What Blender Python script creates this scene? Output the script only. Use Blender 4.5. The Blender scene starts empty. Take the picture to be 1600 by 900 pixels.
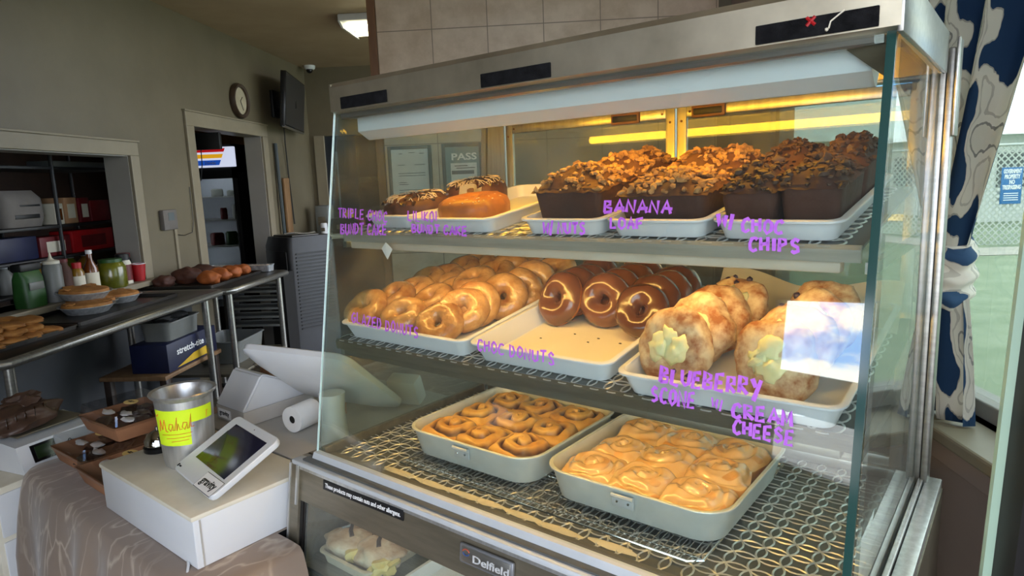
import bpy, bmesh, math, random
from mathutils import Vector, Matrix, noise
from math import sin, cos, pi, radians, tan, sqrt, exp
rnd = random.Random(7)
S = bpy.context.scene
COL = S.collection

# ---------------------------------------------------------------- camera
PITCH, YAW, ROLL, FPX, TH = -0.161187, -0.070408, -0.0376618, 1022.127, -0.60344
_f = Vector((sin(YAW)*cos(PITCH), cos(YAW)*cos(PITCH), sin(PITCH)))
_r = Vector((cos(YAW), -sin(YAW), 0)); _u = _r.cross(_f)
CR = cos(ROLL)*_r + sin(ROLL)*_u; CU = -sin(ROLL)*_r + cos(ROLL)*_u; CF = _f
EYE = Vector((0, 0, 1.5))
cam = bpy.data.cameras.new('camera'); cam.sensor_width = 36; cam.lens = FPX/1600*36
cam.clip_start = 0.02; cam.clip_end = 300
camo = bpy.data.objects.new('camera', cam); COL.objects.link(camo)
camo.matrix_world = Matrix(((CR.x, CU.x, -CF.x, 0), (CR.y, CU.y, -CF.y, 0), (CR.z, CU.z, -CF.z, 1.5), (0, 0, 0, 1)))
S.camera = camo
# ---------------------------------------------------------------- exposure, sky, light
S.view_settings.view_transform = 'Standard'; S.view_settings.look = 'None'
S.view_settings.exposure = 0.0; S.view_settings.gamma = 1.0; S.view_settings.use_curve_mapping = False
S.cycles.transparent_max_bounces = 28
S.cycles.max_bounces = 10
S.cycles.sample_clamp_indirect = 6.0
SKY = 7.4
SKYOFF = (0.3, 0.1, 0.4)
W = bpy.data.worlds.new('sky'); S.world = W; W.use_nodes = True
nt = W.node_tree; nt.nodes.clear()
def N(t, kind, **kw):
    n = t.nodes.new(kind)
    for k, v in kw.items():
        if k.startswith('_'): n.inputs[k[1:].replace('_', ' ')].default_value = v
        else: setattr(n, k, v)
    return n
tc = N(nt, 'ShaderNodeTexCoord'); mp = N(nt, 'ShaderNodeMapping'); mp.inputs['Scale'].default_value = (1, 1, 2.2); mp.inputs['Location'].default_value = SKYOFF
nz = N(nt, 'ShaderNodeTexNoise', _Scale=9.0, _Detail=8.0, _Roughness=0.6)
cr = N(nt, 'ShaderNodeValToRGB'); cr.color_ramp.elements[0].position = 0.41; cr.color_ramp.elements[1].position = 0.53
cr.color_ramp.elements[0].color = (0.22, 0.43, 0.86, 1); cr.color_ramp.elements[1].color = (1.0, 0.975, 0.92, 1)
bg = N(nt, 'ShaderNodeBackground', _Strength=SKY); wo = N(nt, 'ShaderNodeOutputWorld')
nt.links.new(tc.outputs['Generated'], mp.inputs['Vector']); nt.links.new(mp.outputs['Vector'], nz.inputs['Vector'])
nt.links.new(nz.outputs['Fac'], cr.inputs['Fac']); nt.links.new(cr.outputs['Color'], bg.inputs['Color'])
nt.links.new(bg.outputs['Background'], wo.inputs['Surface'])
def portal(name, loc, rot, sx, sy):
    l = bpy.data.lights.new(name, 'AREA'); l.shape = 'RECTANGLE'; l.size = sx; l.size_y = sy; l.cycles.is_portal = True
    o = bpy.data.objects.new(name, l); o.location = loc; o.rotation_euler = rot; COL.objects.link(o); return o
# openings of the shop front, the side window and the small storefront panes (sampling portals for the sky)
portal('sky_portal_front', (-0.02, -.69, 1.28), (radians(90), 0, 0), 1.84, 2.54)
portal('sky_portal_pane', (-1.33, -.69, .93), (radians(90), 0, 0), .56, 1.24)
portal('sky_portal_window', (0.99, 1.65, 1.65), (radians(90), 0, pi/2), 1.9, 1.5)

# ---------------------------------------------------------------- helpers: materials
def C(h, a=1.0):
    h = h.lstrip('#'); v = [int(h[i:i+2], 16)/255 for i in (0, 2, 4)]
    return tuple([(x/12.92 if x <= .04045 else ((x+.055)/1.055)**2.4) for x in v]+[a])
MATS = {}
def mat(name, c1, c2=None, scale=8, rough=.5, metal=0, bump=0, bscale=None, coat=0, sss=0, ramp=(.35, .65), detail=4, stretch=None, spec=.5, em=None, ems=0, rand=0, trans=0, sheen=0, attr=None, attrcol=None, alpha=1):
    m = bpy.data.materials.new(name); m.use_nodes = True; t = m.node_tree
    b = t.nodes['Principled BSDF']
    b.inputs['Roughness'].default_value = rough; b.inputs['Metallic'].default_value = metal
    b.inputs['Coat Weight'].default_value = coat; b.inputs['Coat Roughness'].default_value = .12
    b.inputs['Specular IOR Level'].default_value = spec
    b.inputs['Transmission Weight'].default_value = trans; b.inputs['Alpha'].default_value = alpha
    if sss: b.inputs['Subsurface Weight'].default_value = sss; b.inputs['Subsurface Radius'].default_value = (.012, .006, .003); b.inputs['Subsurface Scale'].default_value = 1.0
    if em: b.inputs['Emission Color'].default_value = C(em); b.inputs['Emission Strength'].default_value = ems
    b.inputs['Base Color'].default_value = C(c1)
    vec = None
    if c2 or bump:
        tx = N(t, 'ShaderNodeTexCoord'); vec = tx.outputs['Object']
        if stretch:
            mpn = N(t, 'ShaderNodeMapping'); mpn.inputs['Scale'].default_value = stretch
            t.links.new(vec, mpn.inputs['Vector']); vec = mpn.outputs['Vector']
        if rand:
            oi = N(t, 'ShaderNodeObjectInfo'); ad = N(t, 'ShaderNodeVectorMath', operation='ADD')
            cb = N(t, 'ShaderNodeCombineXYZ'); mu = N(t, 'ShaderNodeMath', operation='MULTIPLY'); mu.inputs[1].default_value = 40
            t.links.new(oi.outputs['Random'], mu.inputs[0]); t.links.new(mu.outputs[0], cb.inputs[0]); t.links.new(vec, ad.inputs[0]); t.links.new(cb.outputs[0], ad.inputs[1]); vec = ad.outputs[0]
    col = None
    if c2:
        n1 = N(t, 'ShaderNodeTexNoise', _Scale=scale, _Detail=detail, _Roughness=.6); t.links.new(vec, n1.inputs['Vector'])
        r = N(t, 'ShaderNodeValToRGB'); r.color_ramp.elements[0].position = ramp[0]; r.color_ramp.elements[1].position = ramp[1]
        r.color_ramp.elements[0].color = C(c1); r.color_ramp.elements[1].color = C(c2)
        t.links.new(n1.outputs['Fac'], r.inputs['Fac']); col = r.outputs['Color']
    if rand:
        oi2 = N(t, 'ShaderNodeObjectInfo'); hs = N(t, 'ShaderNodeHueSaturation')
        mr = N(t, 'ShaderNodeMapRange'); mr.inputs[3].default_value = 1-rand; mr.inputs[4].default_value = 1+rand
        t.links.new(oi2.outputs['Random'], mr.inputs[0]); t.links.new(mr.outputs[0], hs.inputs['Value'])
        if col: t.links.new(col, hs.inputs['Color'])
        else: hs.inputs['Color'].default_value = C(c1)
        col = hs.outputs['Color']
    if attr:
        at = N(t, 'ShaderNodeAttribute', attribute_name=attr); mx = N(t, 'ShaderNodeMix', data_type='RGBA')
        t.links.new(at.outputs['Fac'], mx.inputs['Factor'])
        if col: t.links.new(col, mx.inputs['A'])
        else: mx.inputs['A'].default_value = C(c1)
        mx.inputs['B'].default_value = C(attrcol); col = mx.outputs['Result']
    if col: t.links.new(col, b.inputs['Base Color'])
    if bump:
        n2 = N(t, 'ShaderNodeTexNoise', _Scale=bscale or scale*4, _Detail=5.0); t.links.new(vec, n2.inputs['Vector'])
        bp = N(t, 'ShaderNodeBump', _Strength=bump, _Distance=.004); t.links.new(n2.outputs['Fac'], bp.inputs['Height']); t.links.new(bp.outputs['Normal'], b.inputs['Normal'])
    MATS[name] = m; return m
def glass(name, tint='#f4f8f6', r0=.05, rough=0.0, haze=0):
    m = bpy.data.materials.new(name); m.use_nodes = True; t = m.node_tree; t.nodes.clear()
    o = N(t, 'ShaderNodeOutputMaterial'); mx = N(t, 'ShaderNodeMixShader'); tr = N(t, 'ShaderNodeBsdfTransparent'); gl = N(t, 'ShaderNodeBsdfGlossy')
    tr.inputs['Color'].default_value = C(tint); gl.inputs['Roughness'].default_value = rough
    lw = N(t, 'ShaderNodeLayerWeight'); lw.inputs['Blend'].default_value = .5
    p = N(t, 'ShaderNodeMath', operation='POWER'); p.inputs[1].default_value = 5
    m2 = N(t, 'ShaderNodeMath', operation='MULTIPLY_ADD'); m2.inputs[1].default_value = 1-r0; m2.inputs[2].default_value = r0
    t.links.new(lw.outputs['Facing'], p.inputs[0]); t.links.new(p.outputs[0], m2.inputs[0]); t.links.new(m2.outputs[0], mx.inputs['Fac'])
    t.links.new(tr.outputs[0], mx.inputs[1]); t.links.new(gl.outputs[0], mx.inputs[2]);     last = mx
    if haze:   # smears, plus a pale veil standing in for outdoor reflections
        df = N(t, 'ShaderNodeBsdfDiffuse'); df.inputs['Color'].default_value = (.75, .76, .74, 1); m3 = N(t, 'ShaderNodeMixShader')
        tx = N(t, 'ShaderNodeTexCoord'); nz3 = N(t, 'ShaderNodeTexNoise', _Scale=7.0, _Detail=5.0); mr3 = N(t, 'ShaderNodeMapRange'); mr3.inputs[1].default_value = .35; mr3.inputs[2].default_value = .75; mr3.inputs[3].default_value = haze*.4; mr3.inputs[4].default_value = haze*1.8
        t.links.new(tx.outputs['Object'], nz3.inputs['Vector']); t.links.new(nz3.outputs['Fac'], mr3.inputs[0]); t.links.new(mr3.outputs[0], m3.inputs['Fac']); t.links.new(mx.outputs[0], m3.inputs[1]); t.links.new(df.outputs[0], m3.inputs[2]); last = m3
    t.links.new(last.outputs[0], o.inputs['Surface'])
    MATS[name] = m; return m
# ---------------------------------------------------------------- helpers: geometry
def BM(): return bmesh.new()
def box(bm, lo, hi, bev=0, seg=2, mi=0):
    r = bmesh.ops.create_cube(bm, size=1); vs = r['verts']
    for v in vs: v.co = Vector([(lo[i]+hi[i])/2 + v.co[i]*(hi[i]-lo[i]) for i in range(3)])
    fs = list({f for v in vs for f in v.link_faces})
    for f in fs: f.material_index = mi
    if bev:
        es = list({e for v in vs for e in v.link_edges})
        bmesh.ops.bevel(bm, geom=es, offset=bev, segments=seg, profile=.5, affect='EDGES')
    return bm
def prism(bm, pts, vec, mi=0):
    """extrude polygon pts (3d) by vec"""
    a = [bm.verts.new(p) for p in pts]; b = [bm.verts.new(Vector(p)+Vector(vec)) for p in pts]; n = len(pts)
    fs = [bm.faces.new(a[::-1]), bm.faces.new(b)]
    for i in range(n): fs.append(bm.faces.new((a[i], a[(i+1) % n], b[(i+1) % n], b[i])))
    for f in fs: f.material_index = mi
    return bm
def tube(bm, path, r, seg=8, closed=False, cap=True):
    path = [Vector(p) for p in path]; n = len(path); rings = []
    rs = r if isinstance(r, (list, tuple)) else [r]*n
    up = None
    for i, p in enumerate(path):
        if closed: d = path[(i+1) % n]-path[i-1]
        else: d = path[min(i+1, n-1)]-path[max(i-1, 0)]
        if d.length < 1e-9: d = Vector((0, 0, 1))
        d.normalize()
        if up is None: up = Vector((0, 0, 1)) if abs(d.z) < .9 else Vector((1, 0, 0))
        x = d.cross(up)
        if x.length < 1e-4: x = d.orthogonal()
        x.normalize(); y = x.cross(d).normalized(); up = y
        rings.append([bm.verts.new(p + (x*cos(2*pi*k/seg)+y*sin(2*pi*k/seg))*rs[i]) for k in range(seg)])
    m = n if closed else n-1
    for i in range(m):
        a, b = rings[i], rings[(i+1) % n]
        for k in range(seg): bm.faces.new((a[k], a[(k+1) % seg], b[(k+1) % seg], b[k]))
    if cap and not closed: bm.faces.new(rings[0][::-1]); bm.faces.new(rings[-1])
    return bm
def lathe(bm, prof, seg=24, c=(0, 0, 0), wob=None):
    """prof: list (r,z) from bottom to top; r=0 ends closed"""
    c = Vector(c); rings = []
    for r, z in prof:
        if r < 1e-6: rings.append([bm.verts.new(c+Vector((0, 0, z)))])
        else: rings.append([bm.verts.new(c+Vector((r*(wob(k/seg, z) if wob else 1)*cos(2*pi*k/seg), r*(wob(k/seg, z) if wob else 1)*sin(2*pi*k/seg), z))) for k in range(seg)])
    for a, b in zip(rings, rings[1:]):
        if len(a) == 1 and len(b) == 1: continue
        for k in range(seg):
            k2 = (k+1) % seg
            if len(a) == 1: bm.faces.new((a[0], b[k2], b[k]))
            elif len(b) == 1: bm.faces.new((a[k], a[k2], b[0]))
            else: bm.faces.new((a[k], a[k2], b[k2], b[k]))
    return bm
def grid(bm, nu, nv, fn, uv=False, attr=None):
    L = bm.loops.layers.uv.new('UVMap') if uv else None
    vs = [[bm.verts.new(fn(i/nu, j/nv)) for j in range(nv+1)] for i in range(nu+1)]
    for i in range(nu):
        for j in range(nv):
            f = bm.faces.new((vs[i][j], vs[i+1][j], vs[i+1][j+1], vs[i][j+1]))
            if uv:
                for l, (a, b) in zip(f.loops, ((i, j), (i+1, j), (i+1, j+1), (i, j+1))): l[L].uv = (a/nu, b/nv)
    return vs
def blob(bm, c, r, sub=2, amp=.15, freq=1.5, seed=0, sq=(1, 1, 1), rot=None):
    res = bmesh.ops.create_icosphere(bm, subdivisions=sub, radius=1); c = Vector(c)
    for v in res['verts']:
        n = noise.noise(v.co*freq+Vector((seed*7.3, seed*3.1, seed*1.7)))
        p = v.co*(1+amp*n*1.6); p = Vector((p.x*sq[0], p.y*sq[1], p.z*sq[2]))*r
        if rot: p = rot @ p
        v.co = c+p
    return bm
def quadface(bm, pts): return bm.faces.new([bm.verts.new(p) for p in pts])
def nrand(a, b): return rnd.uniform(a, b)
# ---------------------------------------------------------------- helpers: objects
I4 = Matrix.Identity(4)
MC = Matrix.Rotation(TH, 4, 'Z')                       # display-case axes (x along its front, y into its depth) -> room
def cw(x, y, z=0): return MC @ Vector((x, y, z))
def ray(px, py): return CF + CR*((px-800)/FPX) - CU*((py-450)/FPX)
def hit(px, py, p0, n, fr=I4):
    """where the line of sight through a photo pixel meets a real plane, in frame fr"""
    d = fr.inverted() @ (ray(px, py)); o = fr.inverted() @ EYE
    p0, n = Vector(p0), Vector(n)
    return o + d*((p0-o).dot(n)/d.dot(n))
def hz(px, py, z, fr=I4): return hit(px, py, (0, 0, z), (0, 0, 1), fr)
def hx(px, py, x, fr=I4): return hit(px, py, (x, 0, 0), (1, 0, 0), fr)
def hy(px, py, y, fr=I4): return hit(px, py, (0, y, 0), (0, 1, 0), fr)
def props(o, label=None, cat=None, group=None, kind=None):
    if label: o['label'] = label
    if cat: o['category'] = cat
    if group: o['group'] = group
    if kind: o['kind'] = kind
    return o
def link(name, data): o = bpy.data.objects.new(name, data); COL.objects.link(o); return o
def mesh(name, bm, mats, smooth=True, angle=40):
    bmesh.ops.recalc_face_normals(bm, faces=bm.faces)
    me = bpy.data.meshes.new(name); bm.to_mesh(me); bm.free()
    for m in (mats if isinstance(mats, (list, tuple)) else [mats]): me.materials.append(MATS[m] if isinstance(m, str) else m)
    if smooth:
        me.polygons.foreach_set('use_smooth', [True]*len(me.polygons)); me.set_sharp_from_angle(angle=radians(angle))
    return me
class Thing:
    """an Empty at a thing's base; parts are built in frame `fr` coordinates and parented to it"""
    def __init__(s, name, label, cat, loc, fr=I4, group=None, rz=0, kind=None, mtx=None):
        s.fr = fr; s.o = link(name, None); s.o.empty_display_size = .05
        s.M = mtx if mtx is not None else (fr @ Matrix.Translation(Vector(loc)) @ Matrix.Rotation(rz, 4, 'Z'))
        s.o.matrix_world = s.M; props(s.o, label, cat, group, kind); s.Mi = s.M.inverted()
    def part(s, name, bm, m, parent=None, label=None, local=False, smooth=True, angle=40, kind=None):
        if not local: bm.transform(s.Mi @ s.fr)
        o = link(name, mesh(name, bm, m, smooth, angle)); o.parent = parent or s.o
        return props(o, label, kind=kind)
def single(name, label, cat, bm, m, loc=(0, 0, 0), fr=I4, group=None, rz=0, local=True, smooth=True, kind=None, mtx=None, angle=40):
    M = mtx if mtx is not None else (fr @ Matrix.Translation(Vector(loc)) @ Matrix.Rotation(rz, 4, 'Z'))
    if not local: bm.transform(M.inverted() @ fr)
    o = link(name, mesh(name, bm, m, smooth, angle)); o.matrix_world = M
    return props(o, label, cat, group, kind)
def structure(name, bm, m, smooth=False):
    o = link(name, mesh(name, bm, m, smooth)); o['kind'] = 'structure'; return o
def copy_tree(o, M, label=None, group=None):
    def rec(a, p):
        c = a.copy(); COL.objects.link(c)
        if p: c.parent = p
        for k in a.children: rec(k, c)
        return c
    c = rec(o, None); c.matrix_world = M
    if label: c['label'] = label
    if group: c['group'] = group
    return c
def frame_from(z, x=None):
    z = Vector(z).normalized(); x = Vector(x or (1, 0, 0)); x = (x-z*x.dot(z)).normalized(); y = z.cross(x)
    return Matrix(((x.x, y.x, z.x, 0), (x.y, y.y, z.y, 0), (x.z, y.z, z.z, 0), (0, 0, 0, 1)))
# text as thin solid letters; origin at the text's lower-left, x right, z(out) thickness
def text_mesh(s, size, depth=.0006, align='LEFT', bold=0, shear=0):
    cu = bpy.data.curves.new('t', 'FONT'); cu.body = s; cu.size = size; cu.extrude = depth; cu.offset = bold; cu.shear = shear; cu.align_x = align; cu.resolution_u = 3
    o = bpy.data.objects.new('t', cu); COL.objects.link(o); dg = bpy.context.evaluated_depsgraph_get()
    me = bpy.data.meshes.new_from_object(o.evaluated_get(dg)); bpy.data.objects.remove(o)
    bm = bmesh.new(); bm.from_mesh(me); bpy.data.meshes.remove(me); return bm
# handwriting: letters as strokes in a unit box
GL = {'A': [[(0, 0), (.5, 1), (1, 0)], [(.1, .35), (1.1, .35)]], 'B': [[(0, 0), (.05, 1), (.75, .85), (.75, .65), (.1, .5), (.9, .35), (.85, .1), (0, 0)]],
 'C': [[(.95, .8), (.7, 1), (.3, .9), (.05, .5), (.15, .1), (.5, 0), (.95, .15)]], 'D': [[(0, 0), (.05, 1), (.6, .9), (.9, .5), (.6, .1), (0, 0)]],
 'E': [[(.9, 1), (.1, .95), (0, 0), (.9, .05)], [(.05, .5), (.8, .52)]], 'F': [[(1, 1), (.1, .95), (.05, 0)], [(.08, .5), (.8, .55)]],
 'G': [[(.9, .85), (.5, 1), (.1, .7), (.05, .25), (.5, 0), (.9, .2), (.9, .5), (.5, .48)]], 'H': [[(0, 1), (.05, 0)], [(.85, 1), (.9, 0)], [(0, .5), (.95, .55)]],
 'I': [[(.5, 1), (.5, 0)]], 'K': [[(.05, 1), (.05, 0)], [(.9, 1), (.08, .45), (.95, 0)]], 'L': [[(.1, 1), (.05, .05), (.9, .02)]],
 'M': [[(0, 0), (.15, 1), (.5, .3), (.85, 1), (1, 0)]], 'N': [[(0, 0), (.08, 1), (.85, 0), (.95, 1)]], 'O': [[(.5, 1), (.1, .75), (.05, .25), (.45, 0), (.9, .25), (.92, .75), (.5, 1)]],
 'P': [[(.1, 0), (.05, 1), (.75, .9), (.8, .6), (.08, .45)]], 'R': [[(.05, 0), (.05, 1), (.75, .9), (.75, .6), (.08, .48), (.95, 0)]],
 'S': [[(.85, .85), (.45, 1), (.1, .8), (.2, .58), (.75, .42), (.85, .15), (.4, 0), (.05, .12)]], 'T': [[(-.05, .97), (1.05, 1)], [(.5, 1), (.48, 0)]],
 'U': [[(0, 1), (.05, .2), (.4, 0), (.85, .15), (.95, 1)]], 'W': [[(0, 1), (.2, 0), (.5, .7), (.75, 0), (1, 1)]], 'Y': [[(0, 1), (.5, .5)], [(1, 1), (.35, -.35)]],
 'Z': [[(0, .95), (.95, 1), (.05, 0), (1, .05)]], '/': [[(.8, 1.15), (.1, -.25)]], ' ': []}
def handwriting(bm, s, bl, br, tl, nrm, w, jit=.05, seed=1):
    """letters of s between baseline corners bl-br, height towards tl; ribbon strokes of width w lying on a surface with normal nrm"""
    rg = random.Random(seed); bl, br, tl = Vector(bl), Vector(br), Vector(tl); ux = br-bl; uy = tl-bl; nrm = Vector(nrm).normalized()
    n = sum(.55 if ch in ' I/' else 1 for ch in s); x = 0
    for ch in s:
        cw_ = .55 if ch in ' I/' else 1
        for st in GL.get(ch, []):
            pts = []
            j0 = rg.uniform(-jit, jit)
            for (a, b) in st:
                aa = (x + cw_*(.12+.74*a) + rg.uniform(-jit, jit)*.6)/n; bb = b + rg.uniform(-jit, jit)+j0
                pts.append(bl+ux*aa+uy*bb)
            prev = None
            for i, p in enumerate(pts):
                d = (pts[min(i+1, len(pts)-1)]-pts[max(i-1, 0)]).normalized(); sd = nrm.cross(d)*(w/2*rg.uniform(.85, 1.15))
                q = [bm.verts.new(p+sd+nrm*.0004), bm.verts.new(p-sd+nrm*.0004), bm.verts.new(p-sd), bm.verts.new(p+sd)]
                if prev:
                    for k in range(4): bm.faces.new((prev[k], prev[(k+1) % 4], q[(k+1) % 4], q[k]))
                else: bm.faces.new(q)
                prev = q
            bm.faces.new(prev[::-1])
        x += cw_
    return bm
# ---------------------------------------------------------------- materials
mat('wall_paint', '#675e4a', '#6e6551', 3, .45, bump=.06, bscale=60)
mat('white_trim', '#8d836f', '#857b67', 5, .45)
mat('ceiling_paint', '#a08a6e', '#a89276', 3, .7)
mat('grey_reveal', '#94908a', '#9a968f', 4, .6)
mat('bag_paper', '#6f6964', '#645e59', 8, .7)
mat('sign_red', '#b0151c', em='#b0151c', ems=.8)
mat('sign_yellow', '#e0a51e', em='#e0a51e', ems=.8)
mat('sign_stripe_blue', '#1f4fb0', em='#1f4fb0', ems=.8)
mat('added_lower_glow', '#fff0d8', em='#ffe2bd', ems=9)  # glow of the tube added inside the lower case
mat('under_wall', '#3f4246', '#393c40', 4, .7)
mat('taupe_wall', '#a8968a', '#b09c8e', 2, .5, bump=.05, bscale=30)
mat('floor_dark', '#453c31', '#4f4538', 6, .35)
mat('brown_wood', '#6a4526', '#7d5533', 6, .5, stretch=(6, 6, .6))
mat('dark_wood', '#2c2019', '#3a2a20', 6, .5)
mat('board_wood', '#8a6a48', '#7a5a3a', 8, .6, stretch=(3, 3, .4))
mat('steel', '#a9a8a2', '#8e8d88', 7, .32, .85, stretch=(1, 12, 12), ramp=(.3, .7))
mat('steel_worn', '#cfc6ae', '#a89f8a', 9, .42, .9, bump=.05, bscale=60, ramp=(.3, .75))
mat('steel_dark', '#837b6a', '#716b5c', 6, .36, .6, stretch=(1, 8, 8))
mat('lip_steel', '#b3b1a6', '#a09e94', 10, .38, .35, stretch=(.6, 8, 8))
mat('alu', '#cbccca', '#b4b4b1', 10, .32, .75, stretch=(8, 8, .5))
mat('ledge_alu', '#cdd2d6', '#c2c8cc', 10, .4, .25)
mat('pan_alu', '#dde2de', '#c6ccca', 9, .4, .3, bump=.06, bscale=50)
mat('pan_inside', '#b9ac93', '#8c7d66', 9, .5, .7)
mat('chrome', '#d9d9d6', rough=.08, metal=1)
mat('black', '#0d0d0e', '#161617', 20, .5)
mat('black_matte', '#131314', '#1b1b1d', 30, .8, bump=.1, bscale=300)
mat('velcro', '#0c0c0d', '#1c1c1e', 60, .95, spec=.15, bump=.6, bscale=700)
mat('black_gloss', '#0b0b0d', rough=.12)
mat('tv_black', '#1a1a1c', rough=.25)
mat('tv_screen', '#2b2b2d', rough=.3)
mat('dark_grey', '#1e1f21', '#26272a', 8, .5)
mat('white_plastic', '#d3d5d6', '#cdcfd1', 6, .35)
mat('white_tray', '#e9eaee', '#dfe1e6', 5, .35)
mat('paper_white', '#ecebe8', '#e2e1de', 8, .8)
mat('parchment', '#efe6d2', '#e6dbc4', 6, .7)
mat('wax_paper', '#c8c2b8', '#b6afa5', 10, .5)
mat('hood_white', '#dfe3e6', rough=.5)
mat('beige_paint', '#cbbfae', '#c0b39f', 6, .5)
mat('grey_plastic', '#b4b0a9', '#aba79f', 6, .5)
mat('purple_ink', '#b765d8', '#a657c9', 40, .5)
mat('orange_ink', '#e2732b', rough=.6)
mat('neon_card', '#d4f01c', '#c9ea12', 10, .7, em=None)
mat('kraft', '#8f6244', '#9b6c4b', 9, .75, bump=.05)
mat('kraft_light', '#b48a64', '#a67c58', 9, .75)
mat('label_yellow', '#dcc07a', rough=.6)
mat('donut_glazed', '#9a6432', '#d6a86c', 18, .24, coat=.7, bump=.9, bscale=85, sss=.12, rand=.12, ramp=(.3, .7))
mat('sugar_glaze', '#d8a468', '#c98c48', 20, .2, coat=.8, bump=.3, bscale=90)
mat('donut_dough', '#c67a36', '#b0642a', 18, .6, bump=.3, bscale=60, rand=.08)
mat('choc_glaze', '#5c3726', '#7a4d38', 9, .2, coat=.8, bump=.5, bscale=30, rand=.15, ramp=(.35, .7))
mat('roll_dough', '#c68d3c', '#ddb160', 16, .45, coat=.2, bump=.3, bscale=60, sss=.1, attr='swirl', attrcol='#4c2c1c', rand=.06)
mat('roll_dough_light', '#cf9550', '#dfb077', 16, .4, coat=.4, bump=.25, bscale=60, sss=.1, attr='swirl', attrcol='#7a4c30', rand=.06)
mat('icing', '#d9ac70', '#ecca98', 12, .12, coat=1.0, bump=.12, bscale=30, trans=.0, sss=.15)
mat('loaf_crust', '#3a2018', '#4a2a1d', 16, .75, bump=.4, bscale=90, rand=.1)
mat('loaf_top', '#5e3820', '#432613', 18, .75, bump=.6, bscale=80)
mat('walnut', '#bb8f58', '#7c5430', 30, .65, bump=.4, bscale=120)
mat('walnut_dark', '#4e3424', '#352117', 26, .6, bump=.4, bscale=120)
mat('bundt_choc', '#4a2a1e', '#5c3626', 20, .6, bump=.4, bscale=90, rand=.08)
mat('bundt_gold', '#a86c30', '#86501f', 14, .5, coat=.15, bump=.35, bscale=80)
mat('drizzle', '#d9cdbb', '#bfae97', 30, .4)
mat('fudge', '#33211b', '#47302a', 20, .35, coat=.4)
mat('scone', '#94592c', '#dcc49c', 34, .7, bump=.6, bscale=55, ramp=(.35, .62), rand=.05)
mat('cream_cheese', '#efeab9', '#e2dda2', 20, .5, bump=.3, bscale=60, sss=.2)
mat('blueberry', '#2a2036', '#42304a', 20, .4)
mat('pastry_sugar', '#a98a70', '#d5c4b0', 24, .8, bump=.4, bscale=70)
mat('pastry_cream', '#dcc98a', '#cdb878', 20, .55, bump=.3)
mat('pie_crust', '#b9803f', '#96602c', 20, .7, bump=.5, bscale=60, rand=.12)
mat('foil', '#b9bcbe', '#8f9294', 40, .35, .4, bump=.25, bscale=50)
mat('dark_loaf', '#3a1c10', '#4a2616', 16, .7, bump=.4, bscale=60, rand=.1)
mat('orange_loaf', '#8a4516', '#a3561e', 16, .65, bump=.4, bscale=60, rand=.1)
mat('red', '#b0151c', '#9a1016', 12, .45)
mat('dark_red', '#6d1419', '#571014', 12, .5)
mat('green_pack', '#2c5626', '#20441c', 9, .45)
mat('blue_box', '#121a40', '#0e1534', 9, .5)
mat('yellow', '#d9b21e', '#c9a018', 10, .5)
mat('pickle', '#6b6a1c', '#4f5214', 12, .2, coat=.5)
mat('amber', '#6e3a12', '#4e260c', 12, .2, coat=.5)
mat('oil', '#8a6518', '#755312', 12, .3, coat=.4)
mat('milk_plastic', '#70726e', '#666864', 8, .45)
mat('cream_white', '#d8d2c0', '#cdc6b2', 10, .6)
mat('brown_leather', '#3b2a22', '#4a362b', 7, .45, bump=.3, bscale=60)
mat('grey_bag', '#8c8380', '#7a716f', 6, .6, bump=.3, bscale=20)
mat('teal_pole', '#233033', rough=.4)
mat('sheet_steel', '#5b5854', '#4c4a47', 6, .38, .9)
mat('screen_dark', '#17162b', '#1c1b33', 3, .12)
mat('screen_green', '#1d2c18', rough=.12)
mat('sign_blue', '#2f6fa8', rough=.5)
mat('picture_grey', '#5a6264', rough=.45)
mat('picture_teal', '#7e9292', '#86999a', 4, .5)
mat('text_grey', '#6c7076', rough=.7)
mat('grass', '#76846a', '#87927a', 3, .9, bump=.4, bscale=20)
mat('pavement', '#b7b2a8', '#a5a096', 2, .9)
mat('fence_wire', '#b8bcb8', rough=.5, metal=.6)
mat('house_white', '#d8dad8', rough=.7)
mat('house_red', '#8a4c3e', '#7a4034', 20, .8, stretch=(1, 1, 12))
mat('roof_white', '#e8eaea', rough=.6)
mat('leaf', '#2f4a2a', '#45602f', 6, .8)
mat('bark', '#4a3a2c', rough=.9)
mat('dark_frame', '#171616', '#1e1c1c', 8, .45)
mat('window_frame', '#8a8780', rough=.5)
mat('green_glass_edge', '#9fb8a4', rough=.15, coat=.5)
mat('dark_glass_edge', '#20403c', rough=.12, coat=.5)
mat('pale_glass_edge', '#b9d2cf', rough=.12, coat=.5)
mat('lamp_glow', '#fff2d0', em='#fff4c8', ems=11)
mat('shelf_tube_glow', '#ffdca0', em='#ffc468', ems=38)
mat('tube_glow', '#ffd070', em='#ffb42a', ems=45)
mat('fridge_glow', '#e8eef8', em='#dfe6ff', ems=.75)
mat('fridge_lamp', '#ffffff', em='#dce6ff', ems=45)
mat('clock_brown', '#3b2d22', '#48382b', 9, .45)
mat('warm_wood', '#b08552', '#9a7040', 6, .6)
mat('fridge_inner', '#b9bfcc', rough=.5)
mat('badge', '#8d8f92', rough=.35, metal=.6)
mat('silver_letter', '#e2e3e4', rough=.3, metal=.4)
mat('badge_red', '#b5543f', rough=.4); mat('badge_blue', '#3a5288', rough=.4)
mat('white_letter', '#f2f2f0', rough=.6)
mat('black_letter', '#141414', rough=.6)
mat('clock_face', '#b7ac93', '#a89c82', 9, .5)
mat('deck_steel', '#6c6e6b', '#5a5c5a', 9, .42, .5)
mat('ring_steel', '#c9cccb', rough=.35, metal=.6)
glass('front_glass', '#f3f8f6', .09, haze=.006)
glass('side_glass', '#eef5f2', .03, haze=.035)
glass('rear_glass', '#c9d2ce', .06, haze=.09)
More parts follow.
